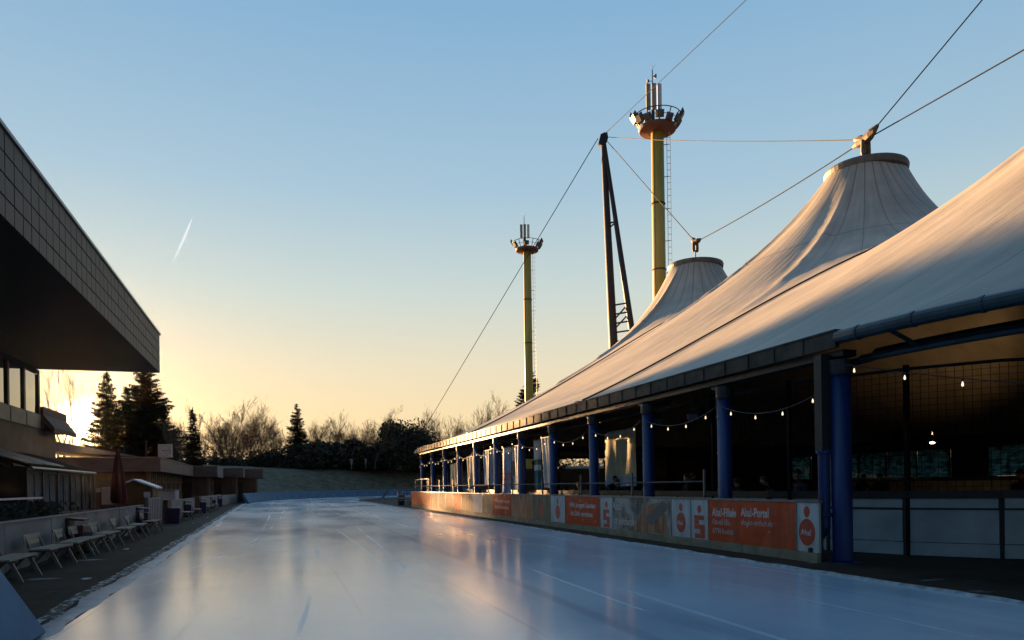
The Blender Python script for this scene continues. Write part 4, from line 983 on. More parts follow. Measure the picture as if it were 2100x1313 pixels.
# clock on the roof
ck = thing('wall_clock', 'square white clock with hands near a quarter to three standing on the low roof', 'clock', tuple(at(339, 939, 57)))
c = at(339, 925, 57); axr, axu = CR*.53, Vector((0, 0, .52))
g = MB(); g.obox(c, axr, CD*.09, axu); g.build('case', mat('clock face', (.34, .30, .27), .5, var=.12), ck, bevel=.02)
g = MB(); f0 = c-CD*.10
for k in range(12):
    a = k*PI/6; d = CR*math.sin(a)+Vector((0, 0, math.cos(a))); g.beam(f0+d*.40, f0+d*.47, .035, .02, up=CD)
g.build('hour_marks', m_dsteel, ck)
for nm, a, L_, w in (('hour_hand', math.radians(275), .26, .04), ('minute_hand', math.radians(78), .38, .03)):
    g = MB(); d = CR*math.sin(a)+Vector((0, 0, math.cos(a))); g.beam(f0-CD*.02-d*.05, f0-CD*.02+d*L_, w, .015, up=CD); g.build(nm, m_dsteel, ck)
g = MB(); g.beam(c-Vector((0, 0, .5)), c-Vector((0, 0, 1.5)), .08, .08); g.build('post', m_dsteel, ck)
for px_, top in ((300, 905), (255, 925)):
    p = at(px_, 943, 60); p2 = at(px_, top, 60); g = MB(); g.tube([p, p2], .03, 5); g.tube([p2-CR*.18, p2+CR*.18], .02, 4); tag(g.build('roof_mast', m_dsteel, None, origin=p), 'thin %s aerial mast on the low roof in front of the fir' % ('taller' if px_ == 300 else 'shorter'), 'aerial')
# small kiosk hut with gable
hut = thing('wooden_kiosk', 'small yellow-brown wooden kiosk with snowy gable roof behind the wall', 'kiosk', (-7.2, 38, 0))
m_hut = mat('yellow brown planks', (.10, .055, .02), .75, scale=1.5, col2=(.16, .09, .035), stretch=(1, 1, 4))
hc = at(274, 1000, 40); hx0, hx1, hy0, hy1 = hc.x-.92, hc.x+.92, hc.y, hc.y+2.2; hm = (hx0+hx1)/2
g = MB(); g.extr([(hx0, hy0, 0), (hx1, hy0, 0), (hx1, hy0, 1.75), (hm, hy0, 2.12), (hx0, hy0, 1.75)], (0, hy1-hy0, 0)); g.build('wall', m_hut, hut)
g = MB(); 
for s_ in (-1, 1): g.extr([(hm, hy0-.12, 2.14), (hm+s_*1.12, hy0-.12, 1.69), (hm+s_*1.12, hy0-.12, 1.77), (hm, hy0-.12, 2.23)], (0, hy1-hy0+.24, 0))
g.build('roof', m_white, hut)
g = MB(); g.box((hx1-.42, hy0-.03, 1.2), (hx1-.1, hy0-.005, 1.5)); g.build('notice', m_white, hut)
g = MB(); g.box((hx1+.002, hy0, 0), (hx1+.06, hy0+.14, 1.7)); g.build('corner_post', m_cap, hut)
# white table-like counter board, parasol, posters
wb = thing('white_counter', 'white sided counter board behind the wall beside the kiosk', 'counter', (-6.3, 46, 0))
g = MB(); p0, p1_ = at(322, 1005, 44), at(363, 1005, 44); g.obox((p0+p1_)/2-Vector((0, 0, .55)), (p1_-p0)/2, CD*.25, Vector((0, 0, .52))); g.build('panel', mat('bluish white panel', (.36, .37, .40), .6, var=.1), wb)
g = MB(); g.obox((p0+p1_)/2-Vector((0, 0, .015)), (p1_-p0)*.54, CD*.32, Vector((0, 0, .02))); g.build('top', m_metal, wb)
pr = at(243, 1000, 37.5); pr.z = 0
ps = thing('closed_parasol', 'tall closed red parasol between the pavilion and the kiosk', 'parasol', pr)
g = MB(); g.tube([pr, pr+Vector((0, 0, 3.75))], .03, 8); g.build('pole', m_dsteel, ps)
g = MB(); n_ = 20; prof = [(3.68, .06), (3.3, .12), (2.6, .22), (1.8, .30), (1.15, .34), (.95, .28)]; vs = []; fs = []
for z, rr in prof:
    for k in range(n_): a = 2*PI*k/n_; q = rr*(1+.28*math.cos(a*5+z*.5)); vs.append(pr+Vector((q*math.cos(a), q*math.sin(a), z)))
for i in range(len(prof)-1):
    for k in range(n_): fs.append((i*n_+k, i*n_+(k+1) % n_, (i+1)*n_+(k+1) % n_, (i+1)*n_+k))
g.add(vs, fs+[tuple(range(n_))]); g.build('canopy', mat('dull red canvas', (.085, .016, .011), .9, scale=2, var=.3), ps, smooth=True)
for px_, zz, w, h_, lb in ((221, 1.25, .85, 1.25, 'larger framed notice board on the dim wall behind the parasol'), (202, 1.65, .30, .30, 'small square notice beside the larger framed board')):
    p = at(px_, 1000, 52); p.z = zz; t = thing('notice_board', lb, 'notice board', p)
    g = MB(); g.obox(p, CR*w/2, CD*.04, Vector((0, 0, h_/2))); g.build('board', m_zinc, t)
    g = MB(); g.obox(p-CD*.05, CR*(w/2-.06), CD*.008, Vector((0, 0, h_/2-.06))); g.build('poster', mat('pale notice', (.20, .17, .12), .7), t)

# ---- benches
m_bench = mat('weathered bench slats', (0.24, 0.20, 0.14), 0.7, scale=2, col2=(0.40, 0.35, 0.26), stretch=(2, .3, 2), bump=.3)
m_bleg = mat('grey bench legs', (0.16, 0.14, 0.11), 0.6, scale=3, var=.25)
def make_bench():
    t = thing('bench', '', 'bench', (0, 0, 0), group='slatted benches along the concrete wall')
    g = MB()
    for k in range(4): g.box((-.22+k*.105, -.62, .40), (-.22+k*.105+.092, .9, .435))
    g.build('seat', m_bench, t)
    g = MB()
    for k in range(2): g.extr([(-.30-.015*k, -.55, .52+.105*k), (-.278-.015*k, -.55, .52+.105*k), (-.292-.015*k, -.55, .617+.105*k), (-.315-.015*k, -.55, .617+.105*k)], (0, .95, 0))
    g.build('backrest', m_bench, t)
    for s_, sb in ((-.40, -.47), (.66, .30)):
        g = MB(); g.beam((.12, s_, .40), (.30, s_, .012), .05, .06); g.build('leg', m_bleg, t)
        g = MB(); g.beam((.04, s_+.05, .40), (-.30, s_+.05, .012), .05, .06); g.build('leg', m_bleg, t)
        g = MB(); g.beam((-.20, sb+.02, .36), (-.335, sb+.02, .71), .035, .05); g.beam((-.22, s_, .38), (.24, s_, .38), .04, .04); g.build('back_support', m_bleg, t)
    return t
bench = make_bench()
BL = [(31, 'nearest bench, cut by the edge of the picture'), (112, 'bench with graffiti on its backrest, second from the near end'), (160, 'bench pushed against the end of the graffiti bench, before the red bin'),
      (190, 'bench just beyond the red bin with hood'), (224, 'bench touching the far end of the one beyond the red bin'), (262, 'bench standing alone halfway between red bin and grey gate'),
      (288, 'bench in front of the purple bin by the grey gate'), (316, 'bench in front of the grey ribbed gate'), (384, 'bench at the middle wall beside the purple barrel'),
      (406, 'bench at the end of the middle wall'), (426, 'bench between blue bins at the far wall'), (434, 'bench second to last at the far wall'), (444, 'last bench of the row by the curved wall')]
for i, (px_, lb) in enumerate(BL):
    X = -4.50; y = onX(px_, X+.1); rz = random.Random(i).uniform(-.05, .05)
    if i == 0: bench.location = (X, y, .012); bench['label'] = lb
    else: dup(bench, (X, y, .012), rz, lb)
# graffiti tag on the second bench's back
g = MB(); r = random.Random(3); yb = onX(103, -4.52)
for k in range(7): g.tube([(-4.52-.325+.03, yb-.5+k*.13, .70), (-4.52-.36+.03, yb-.45+k*.13+r.uniform(-.05, .08), .92)], .008, 4)
# ---- litter bins
def bin_(x, y, w, d_, h, label, m1, hood=True, rz=0):
    t = thing('litter_bin', label, 'bin', (x, y, .012), rz)
    g = MB(); g.extr([(x-d_/2, y-w/2, .05), (x+d_/2, y-w/2, .05), (x+d_/2+.03, y-w/2, h*.78), (x-d_/2, y-w/2, h*.78)], (0, w, 0)); g.build('body', m1, t, bevel=.012)
    if hood:
        g = MB(); g.extr([(x-d_/2-.02, y-w/2-.02, h*.80), (x-d_/2+.04, y-w/2-.02, h*.80), (x-d_/2+.06, y-w/2-.02, h*.93), (x+d_/2+.06, y-w/2-.02, h*.90), (x+d_/2+.06, y-w/2-.02, h*.95), (x-d_/2-.02, y-w/2-.02, h)], (0, w+.04, 0)); g.build('hood', m1, t)
    g = MB(); g.box((x-d_/2+.03, y-w/2+.04, 0.0), (x+d_/2-.03, y+w/2-.04, .05)); g.build('foot', m_dsteel, t)
    return t
m_bred = mat('dark red plastic', (.075, .012, .010), .5, var=.2); m_pur = mat('purple plastic', (.045, .016, .060), .45, var=.25); m_bblue = mat('blue plastic bin', (.018, .022, .07), .45, var=.25); m_bgry = mat('grey green plastic', (.11, .12, .11), .5, var=.15)
bin_(-4.86, onX(157, -4.86), .55, .34, .93, 'tall dark red bin with slanted hood against the near wall', m_bred)
bin_(-4.66, onX(177, -4.66), .30, .28, .72, 'slim grey bin standing beside the dark red one', m_bgry, False)
bin_(-4.86, onX(293, -4.86), .60, .36, .95, 'purple bin with slanted hood by the grey gate', m_pur)
bin_(-4.60, onX(357, -4.60), .70, .50, .95, 'square purple bin at the start of the middle wall', m_pur, False)
bin_(-4.86, onX(385, -4.86), .60, .36, .95, 'purple hooded bin at the middle wall', m_pur)
bin_(-4.70, onX(415, -4.70), .75, .45, .95, 'dark blue bin at the start of the far wall', m_bblue)
bin_(-4.86, onX(437, -4.86), .65, .36, .95, 'purple blue bin behind the far wall benches', m_pur)
bin_(-4.86, onX(451, -4.86), .70, .36, .95, 'blue bin nearest the curved wall', m_bblue)

# ---- crash mats: slanted padded mats at the outer edge of the ice
m_pad = mat('ice blue mat cover', (0.055, 0.120, 0.19), 0.7, spec=.15, scale=1.2, col2=(0.10, 0.185, 0.27), bump=.25, bscale=4)
m_padside = mat('dark mat underside', (.03, .05, .08), .6)
def mat_mesh():
    g = MB(); g.extr([(0, -1.44, .02), (-.62, -1.44, 1.05), (-.80, -1.44, .98), (-.42, -1.44, .02)], (0, 2.88, 0), 0)
    return g
pm = thing('crash_mat', '', 'crash mat', (0, 0, 0), group='slanted blue crash mats round the track')
mat_mesh().build('cover', m_pad, pm, bevel=.03)
g = MB(); g.box((-.70, -1.40, .0), (-.44, -1.36, .80)); g.box((-.70, 1.36, .0), (-.44, 1.40, .80)); g.build('stay', m_dsteel, pm)
lbn = 'slanted padded blue mat in the row at the lower left corner'
pm.location = (-2.42, 7.85, .012); pm['label'] = lbn
for y in (4.95, 2.05, -.85): dup(pm, (-2.42, y, .012), 0, lbn)
# far curve: walk the ellipse in 2.95 m steps
a = 180.0; k = 0; lbf = 'padded blue crash mat in the slanted row round the far curve'
while a > 45:
    x, y = ell(36.7, 51.7, a); x2, y2 = ell(36.7, 51.7, a-.5); L_ = math.hypot(x2-x, y2-y)/.5; da = 2.95/L_
    xm, ym = ell(36.7, 51.7, a-da/2); tx, ty = ell(36.7, 51.7, a-da/2-.2); rz = math.atan2(ty-ym, tx-xm)-PI/2
    o = dup(pm, (xm, ym, .004), rz, lbf if k > 0 else 'first blue crash mat of the far row, its dark end showing', (1, 1, 1.06)); a -= da; k += 1

# ---- infield: benches, bins, net fence, stand
for px_, d, lb in ((826, 62, 'left of the two infield benches beyond the end of the boards'), (848, 61, 'right of the two infield benches beyond the end of the boards')):
    p = at(px_, 1020, d); dup(bench, (p.x, p.y, .012), -1.75, lb)
for px_, d, lb in ((824, 63, 'dark blue bin behind the left infield bench'), (853, 62.5, 'dark blue bin behind the right infield bench')):
    p = at(px_, 1020, d); bin_(p.x, p.y+.4, .55, .5, 1.1, lb, m_bblue)
fe = thing('metal_railing', 'low dark railing behind the two infield benches', 'railing', tuple(at(838, 1030, 64)))
g = MB(); p, q = at(816, 1008, 64), at(862, 1008, 64); p.z = q.z = 1.25; g.beam(p, q, .04, .05)
for i in range(6): w = p.lerp(q, i/5); g.beam(w, Vector((w.x, w.y, 0)), .04, .04)
g.build('bars', m_dsteel, fe)
nf = thing('snow_fence', 'short pale see-through net fence on the infield before the far mats', 'net fence', tuple(at(750, 1024, 92)))
g = MB(); p, q = at(736, 1010, 92), at(766, 1010, 92); p.z = q.z = .85
for i in range(40): w = p.lerp(q, i/39); g.beam(w, Vector((w.x, w.y, .012)), .012, .012)
for i in range(8): z = Vector((0, 0, .1*i)); g.beam(p-z, q-z, .012, .012)
g.build('net', mat('pale net', (.30, .22, .20), .8), nf)
st = thing('starting_stand', 'small dark leaning stand with arm on the infield edge', 'stand', tuple(at(783, 1021, 90)))
b0 = at(783, 1021, 90); b0.z = 0
g = MB(); g.beam(b0-CR*.5, b0+CR*.35+Vector((0, 0, .45)), .10, .10); g.beam(b0+CR*.1+Vector((0, 0, .3)), b0+CR*.75+Vector((0, 0, 1.15)), .10, .12); g.beam(b0+CR*.5, b0+CR*.1+Vector((0, 0, .4)), .09, .09); g.build('frame', m_dsteel, st)
# ---- lamps on the bank
for px_, d, s_, lb in ((721, 136, 1.0, 'larger cone-headed lamp on top of the grass bank'), (750, 138, .6, 'smaller thin lamp on top of the grass bank')):
    p = at(px_, 958, d); t = thing('park_lamp', lb, 'lamp', p)
    g = MB(); g.tube([p-Vector((0, 0, .5)), p+Vector((0, 0, .5))], .06*s_, 6); g.build('post', m_zinc, t)
    g = MB(); g.lathe([(.10*s_, .3), (.30*s_, 1.35), (.42*s_, 1.38), (.42*s_, 1.5)], tuple(p), 12); g.build('lamp_head', mat('pale lamp glass', (.20, .22, .21), .5, var=.1), t)

# ================================================================== TREES
m_bark = mat('bare bark', (0.035, 0.025, 0.016), 0.9, scale=2, col2=(0.075, 0.055, 0.035))
m_twig = mat('winter twigs', (0.075, 0.052, 0.030), 0.9, scale=1, col2=(0.13, 0.092, 0.054))
m_fir = mat('dark fir needles', (0.010, 0.016, 0.008), 0.9, scale=.8, col2=(0.030, 0.042, 0.020))
m_bush = mat('dark evergreen leaves', (0.012, 0.018, 0.010), 0.9, scale=.6, col2=(0.035, 0.042, 0.022))
def bare_mesh(H_, spread, seed, dens=1.0, multi=1, upright=.5):
    r = random.Random(seed); tr_, tw = MB(), MB()
    def grow(p, d, L_, rad, lev):
        n_ = 3; pts = [p]; q = p; dd = d.copy(); rs = [rad]
        for i in range(n_):
            dd = (dd+Vector((r.gauss(0, .13), r.gauss(0, .13), .06*upright))).normalized(); q = q+dd*L_/n_; pts.append(q); rs.append(rad*(1-.45*(i+1)/n_))
        g = tr_ if lev <= 1 else tw
        g.tube(pts, rs, 6 if lev == 0 else (4 if lev < 3 else 3), cap=False)
        if lev >= 6 or L_ < .40: return
        kids_ = 5 if lev == 0 else (3 if lev < 4 else 2)
        kids_ = int(kids_*dens+r.random()*.9)
        for k in range(kids_):
            t = r.uniform(.35, 1.0) if lev else r.uniform(.30, 1.0); idx = min(n_-1, int(t*n_)); o = pts[idx].lerp(pts[idx+1], t*n_-idx)
            ax = dd.orthogonal().normalized(); ax.rotate(Quaternion(dd, r.uniform(0, 2*PI))); nd = dd.copy(); nd.rotate(Quaternion(ax, r.uniform(.35, .85)*spread)); nd = (nd+Vector((0, 0, .22*upright))).normalized()
            grow(o, nd, L_*r.uniform(.52, .78), max(.021, rad*(1-.5*t)*.58), lev+1)
        grow(q, dd, L_*.72, max(.021, rad*.55), lev+1)
    for k in range(multi):
        b_ = Vector((r.uniform(-.8, .8), r.uniform(-.8, .8), -.6)) if multi > 1 else Vector((0, 0, -.6))
        d = Vector((r.gauss(0, .12)*multi**.5, r.gauss(0, .12)*multi**.5, 1)).normalized(); grow(b_, d, H_*.40*r.uniform(.85, 1.05), H_*.016/multi**.4+.03, 0)
    # scale to height
    zmax = sorted(v[2] for v in tw.v)[int(len(tw.v)*.995)]; f = H_/zmax
    for g in (tr_, tw): g.v = [(v[0]*f, v[1]*f, v[2]*f) for v in g.v]
    return tr_, tw
def fir_mesh(H_, rad, seed, bare=.08, dens=1.0, leaf=1.0, irregular=.3):
    r = random.Random(seed); T, Cn = MB(), MB(); T.tube([(0, 0, -.5), (0, 0, H_*.5), (0, 0, H_)], [H_*.014+.06, H_*.009+.03, .02], 6)
    z = H_*bare; 
    while z < H_*.985:
        q = (z-H_*bare)/(H_*(1-bare)); R_ = rad*(1-q)**.85*(1+.0*q)+.15; nb = int((9 if q < .7 else 6)*dens)+1
        for k in range(nb):
            a = r.uniform(0, 2*PI); L_ = R_*r.uniform(1-irregular, 1+.18); d = Vector((math.cos(a), math.sin(a), 0)); s_ = Vector((-d.y, d.x, 0)); dz = r.uniform(-.05, .12)
            p0 = Vector((0, 0, z+r.uniform(-.2, .2))); droop = .30*(1-q)+.05
            tip = p0+d*L_+Vector((0, 0, L_*(dz+.10-droop*.6)))
            if L_ > .8: T.tube([p0, p0.lerp(tip, .5)-Vector((0, 0, L_*.06)), tip], [.035, .025, .012], 3, cap=False)
            m_ = max(3, int(L_*6*leaf))
            for i in range(m_):
                t = (i+.6)/m_; c = p0.lerp(tip, t)-Vector((0, 0, L_*.12*math.sin(t*PI)))
                w = (.28+.42*(1-abs(t-.45))*L_/3.2)*leaf**-.3
                for sg in (-1, 1):
                    e = c+s_*sg*w*r.uniform(.6, 1.2)+d*w*r.uniform(.2, .9)+Vector((0, 0, -w*r.uniform(0, .55)+.05)); b_ = r.uniform(.09, .17)
                    Cn.add([c-d*b_, c+d*b_, e+d*b_*.7+Vector((0, 0, r.uniform(-.06, .06))), e-d*b_*.4], [(0, 1, 2, 3)])
                if i % 2: 
                    e = c+Vector((r.uniform(-.1, .1), r.uniform(-.1, .1), -r.uniform(.12, .38))); Cn.add([c-d*.12, c+d*.12, e+d*.05, e-d*.05], [(0, 1, 2, 3)])
        z += r.uniform(.16, .30)*(1.0 if H_ > 8 else .7)/dens**.3
    Cn.add([(-.1, 0, H_-.4), (.1, 0, H_-.4), (0, 0, H_+.35)], [(0, 1, 2)])
    return T, Cn
def bush_mesh(w, h, seed, n_=2600, ls=.28, dome=True):
    r = random.Random(seed); T, Cn = MB(), MB()
    lumps = [(Vector((r.uniform(-.5, .5)*w, r.uniform(-.25, .25)*w, r.uniform(.15, .62)*h)), r.uniform(.22, .42)*h) for _ in range(max(8, int(w*1.6)))]
    for k in range(5): T.tube([(r.uniform(-.2, .2)*w, 0, -.4), (r.uniform(-.3, .3)*w, r.uniform(-.1, .1)*w, h*.6)], [.10, .03], 4)
    for i in range(n_):
        c, R_ = r.choice(lumps); d = Vector((r.gauss(0, 1), r.gauss(0, 1), r.gauss(0, 1))).normalized(); p = c+d*R_*r.uniform(.55, 1.12)
        if p.z < -.2: continue
        a = Vector((r.gauss(0, 1), r.gauss(0, 1), r.gauss(0, .7))).normalized()*ls*r.uniform(.6, 1.3); b_ = a.cross(Vector((r.gauss(0, 1), r.gauss(0, 1), r.gauss(0, 1)))).normalized()*ls*.55
        Cn.add([p-a, p+b_, p+a, p-b_], [(0, 1, 2, 3)])
    return T, Cn
PROTO = {}
def reg(key, T, Cn, tm, cm, cn='crown'): PROTO[key] = (T.mesh('trunk', tm, True), Cn.mesh(cn, cm, False))
for i in range(6): reg('bare%d' % i, *bare_mesh(14, [1.0, .9, 1.1, .8, 1.0, .75][i], 20+i, [.92, .68, .82, .66, .86, .62][i], [1, 1, 2, 2, 1, 2][i], [.5, .8, .5, 1.0, .6, 1.2][i]), m_bark, m_twig)
reg('open', *bare_mesh(14, .6, 91, .36, 3, .9), m_bark, m_twig)
reg('slim', *bare_mesh(12, .62, 41, .52, 1, 1.4), m_bark, m_twig)
reg('fir_big', *fir_mesh(17.5, 5.8, 3, .04, 1.15, 1.2, .5), m_bark, m_fir)
reg('fir_mid', *fir_mesh(17.0, 3.9, 4, .04, .85, 1.15, .5), m_bark, m_fir)
reg('fir_far', *fir_mesh(13.5, 3.1, 5, .24, .75, 1.1, .45), m_bark, m_fir)
reg('fir_slim', *fir_mesh(11, 1.5, 6, .15, .8, .9, .45), m_bark, m_fir)
reg('bush0', *bush_mesh(9, 4.6, 7, 5200), m_bark, m_bush); reg('bush1', *bush_mesh(7, 4.0, 8, 4200), m_bark, m_bush); reg('bush2', *bush_mesh(10, 10.5, 9, 8500, .32), m_bark, m_bush)
def tree(key, name, cat, px, py_base, d, h_scale, label, rz=0, group=None, w=1.0, z=None):
    p = at(px, py_base, d)
    if z is not None: p.z = z
    t = thing(name, label, cat, p, rz, group); t.scale = (h_scale*w, h_scale*w, h_scale)
    for nm, me in zip(('trunk', 'crown'), PROTO[key]):
        o = bpy.data.objects.new(nm, me); COL.objects.link(o); o.parent = t
    return t
GB = 'bare winter trees behind the bank'
def ht(px, py_top, py_base, d, H0):       # scale so that the top reaches the photograph's height
    return (py_base-py_top)/FPX*d/H0
def T(key, name, cat, px, top, base, d, H0, label, rz=0, group=None, w=1.0): return tree(key, name, cat, px, base, d, ht(px, top, base, d, H0), label, rz, group, w)
T('fir_mid', 'fir_tree', 'fir tree', 221, 762, 1000, 145, 17, 'narrower dark fir with the sun blazing at its left edge', .5, w=1.12)
T('fir_big', 'fir_tree', 'fir tree', 300, 742, 1001, 148, 17.5, 'broad tall dark fir behind the roof clock', 1.0, w=1.18)
T('fir_mid', 'fir_tree', 'fir tree', 262, 792, 1001, 165, 17, 'dark fir filling the gap between the narrow and the broad fir', 2.2, w=1.2)
T('fir_mid', 'fir_tree', 'fir tree', 338, 838, 1001, 156, 17, 'lower dark fir behind the roof clock on the right flank of the broad fir', 3.2, w=1.25)
T('fir_slim', 'fir_tree', 'fir tree', 397, 838, 985, 105, 11, 'slim ragged conifer among bare trees beside the clock', 0, w=1.15)
T('fir_far', 'fir_tree', 'fir tree', 610, 828, 958, 142, 13.5, 'lone dark fir standing clear on the bank', 2.0, w=1.0)
T('fir_big', 'fir_tree', 'fir tree', 1091, 758, 985, 150, 17.5, 'dark conifer top rising behind the roof edge at the far yellow tower', 1.3, w=1.0)
bl = [('open', 138, 725, 1000, 74, 1.0, 'bare many-stemmed tree beside the grandstand corner above the sun'), ('open', 108, 735, 1000, 92, .9, 'thin bare tree seen under the grandstand roof edge'),
      ('bare5', 356, 858, 990, 120, .8, 'small bare tree between the broad fir and the slim conifer'), ('slim', 376, 856, 985, 112, 1.0, 'thin leaning bare tree left of the slim conifer'), ('slim', 412, 826, 985, 122, .8, 'tall thin bare tree right of the slim conifer'),
      ('bare0', 462, 817, 985, 130, .95, 'tallest bare tree with wide fan crown left of the lone fir'), ('bare2', 500, 838, 975, 138, .9, 'bushy bare tree beside the tallest one'), ('bare4', 540, 848, 968, 136, .9, 'rounded bare tree left of the lone fir'),
      ('bare1', 570, 868, 962, 146, .9, 'low bare tree touching the lone fir from the left'), ('bare5', 655, 866, 958, 150, .8, 'faint bare tree just right of the lone fir'),
      ('slim', 697, 840, 958, 145, 1.1, 'slender open bare tree with upright top'), ('bare2', 722, 880, 958, 158, .8, 'low bare tree right of the slender one'), ('bare0', 768, 838, 958, 140, .92, 'large round-crowned bare tree above the two bank lamps'), ('bare4', 805, 856, 958, 155, .8, 'bare tree between round crown and dark evergreen'),
      ('bare1', 868, 858, 958, 160, .8, 'bare tree partly behind the dark evergreen'), ('bare2', 905, 842, 958, 150, .9, 'bare tree left of the tent eave tip'), ('bare5', 943, 852, 958, 158, .9, 'bare tree above the far eave of the tent'), ('bare3', 985, 826, 958, 152, .9, 'bare tree peeping over the lower tent roof'),
      ('bare0', 1035, 818, 958, 160, .8, 'bare tree behind the tent roof near the far tower'), ('bare4', 884, 870, 958, 172, .8, 'small faint bare tree far behind the evergreen'), ('bare5', 632, 880, 958, 168, .8, 'low bare tree hidden behind the lone fir'),
      ('bare2', 520, 862, 970, 152, .9, 'bare tree in the second row left of the lone fir'), ('bare1', 480, 846, 980, 145, .8, 'bare tree in the second row behind the tallest one'), ('bare5', 744, 872, 958, 165, .8, 'bare tree in the second row behind the bank lamps')]
for i, (key, px_, top, base, d, w, lb) in enumerate(bl): T(key, 'bare_tree', 'bare tree', px_, top, base, d, 12 if key == 'slim' else 14, lb, i*1.7, GB, w)
r2 = random.Random(55)
for i, px_ in enumerate([352, 385, 425, 448, 486, 514, 552, 585, 628, 645, 676, 712, 738, 758, 786, 820, 852, 892, 925, 962, 1008]):
    T('bare%d' % (i % 6), 'bare_tree', 'bare tree', px_, r2.uniform(862, 888), 962, r2.uniform(172, 192), 14, 'one of the faint low bare trees in the hazy back row beyond the bank', i*2.1, 'faint back row of bare trees', r2.uniform(1.0, 1.35))
T('bush2', 'evergreen_tree', 'evergreen tree', 838, 853, 960, 146, 9.6, 'dense dark round evergreen before the tent tip', .4, w=.78)
GU = 'dark shrubs along the top of the bank'
for i, (key, px_, top, base, d, w, lb) in enumerate([('bush0', 590, 918, 962, 138, 1.2, 'dark shrub under the lone fir'), ('bush0', 640, 905, 962, 140, 1.1, 'dark shrub right of the lone fir'), ('bush1', 675, 900, 960, 144, 1.2, 'dark shrub left of the cone-headed lamp'), ('bush0', 728, 903, 960, 146, 1.3, 'broad dark shrub behind the cone-headed lamp'),
      ('bush1', 772, 916, 960, 147, 1.2, 'dark shrub below the round-crowned bare tree'), ('bush1', 560, 932, 966, 136, 1.2, 'low dark shrub at the left end of the bank'), ('bush0', 520, 935, 975, 140, 1.3, 'dark undergrowth clump behind the last low building'), ('bush1', 470, 938, 980, 138, 1.3, 'dark undergrowth clump behind the third low building'),
      ('bush0', 420, 935, 985, 132, 1.4, 'dark undergrowth clump behind the second low building'), ('bush0', 880, 900, 960, 150, 1.4, 'dark shrub between evergreen and tent'), ('bush0', 930, 905, 960, 156, 1.5, 'dark shrub mass behind the tent columns'), ('bush1', 985, 905, 960, 160, 1.6, 'dark shrub farther behind the tent columns'),
      ('bush0', 1050, 900, 960, 170, 1.8, 'wide dark shrub seen through the tent bays')]):
    T(key, 'shrub', 'shrub', px_, top, base, d, 4.2 if key == 'bush0' else 3.7, lb, i*1.1, GU, w)
# undergrowth and more distant wood beyond the bank: reads as one mass
def wood():
    r = random.Random(77); g = MB()
    for i in range(15000):
        px_ = r.uniform(330, 1250); d = r.uniform(165, 200); p = at(px_, 960, d); top = 3.2+2.2*mn.noise(Vector((px_*.02, 0, 3)))+1.5*mn.noise(Vector((px_*.09, 5, 3)))
        z = p.z-1+r.random()**1.4*(top+2.5); a = Vector((r.gauss(0, 1), r.gauss(0, 1), r.gauss(0, 1.2))).normalized()*r.uniform(.25, .6); b_ = a.orthogonal().normalized()*r.uniform(.08, .22); c = Vector((p.x, p.y, z))
        g.add([c-a, c+b_, c+a, c-b_], [(0, 1, 2, 3)])
    for i in range(5000):
        px_ = r.uniform(95, 560); d = r.uniform(150, 185); p = at(px_, 985, d); z = 0+r.random()**1.5*5; a = Vector((r.gauss(0, 1), r.gauss(0, 1), r.gauss(0, 1.2))).normalized()*r.uniform(.3, .6); b_ = a.orthogonal().normalized()*r.uniform(.1, .22); c = Vector((p.x, p.y, z))
        g.add([c-a, c+b_, c+a, c-b_], [(0, 1, 2, 3)])
    tag(g.build('undergrowth', m_twig, fix=False), 'tangled dark undergrowth between the trees beyond the bank', kind='stuff')
wood()
# planted strip behind the near wall
hd = thing('potted_hedge', 'dark bushy hedge behind the near wall at the picture edge', 'hedge', (-7.0, 21, 0))
r = random.Random(31); g = MB()
for i in range(5200):
    p = Vector((-7.0+r.gauss(0, .35), r.uniform(15, 27), r.random()**.7*1.28)); a = Vector((r.gauss(0, 1), r.gauss(0, 1), r.gauss(0, 1))).normalized()*r.uniform(.05, .11); b_ = a.orthogonal().normalized()*.05
    g.add([p-a, p+b_, p+a, p-b_], [(0, 1, 2, 3)])
g.build('foliage', m_bush, hd, fix=False)

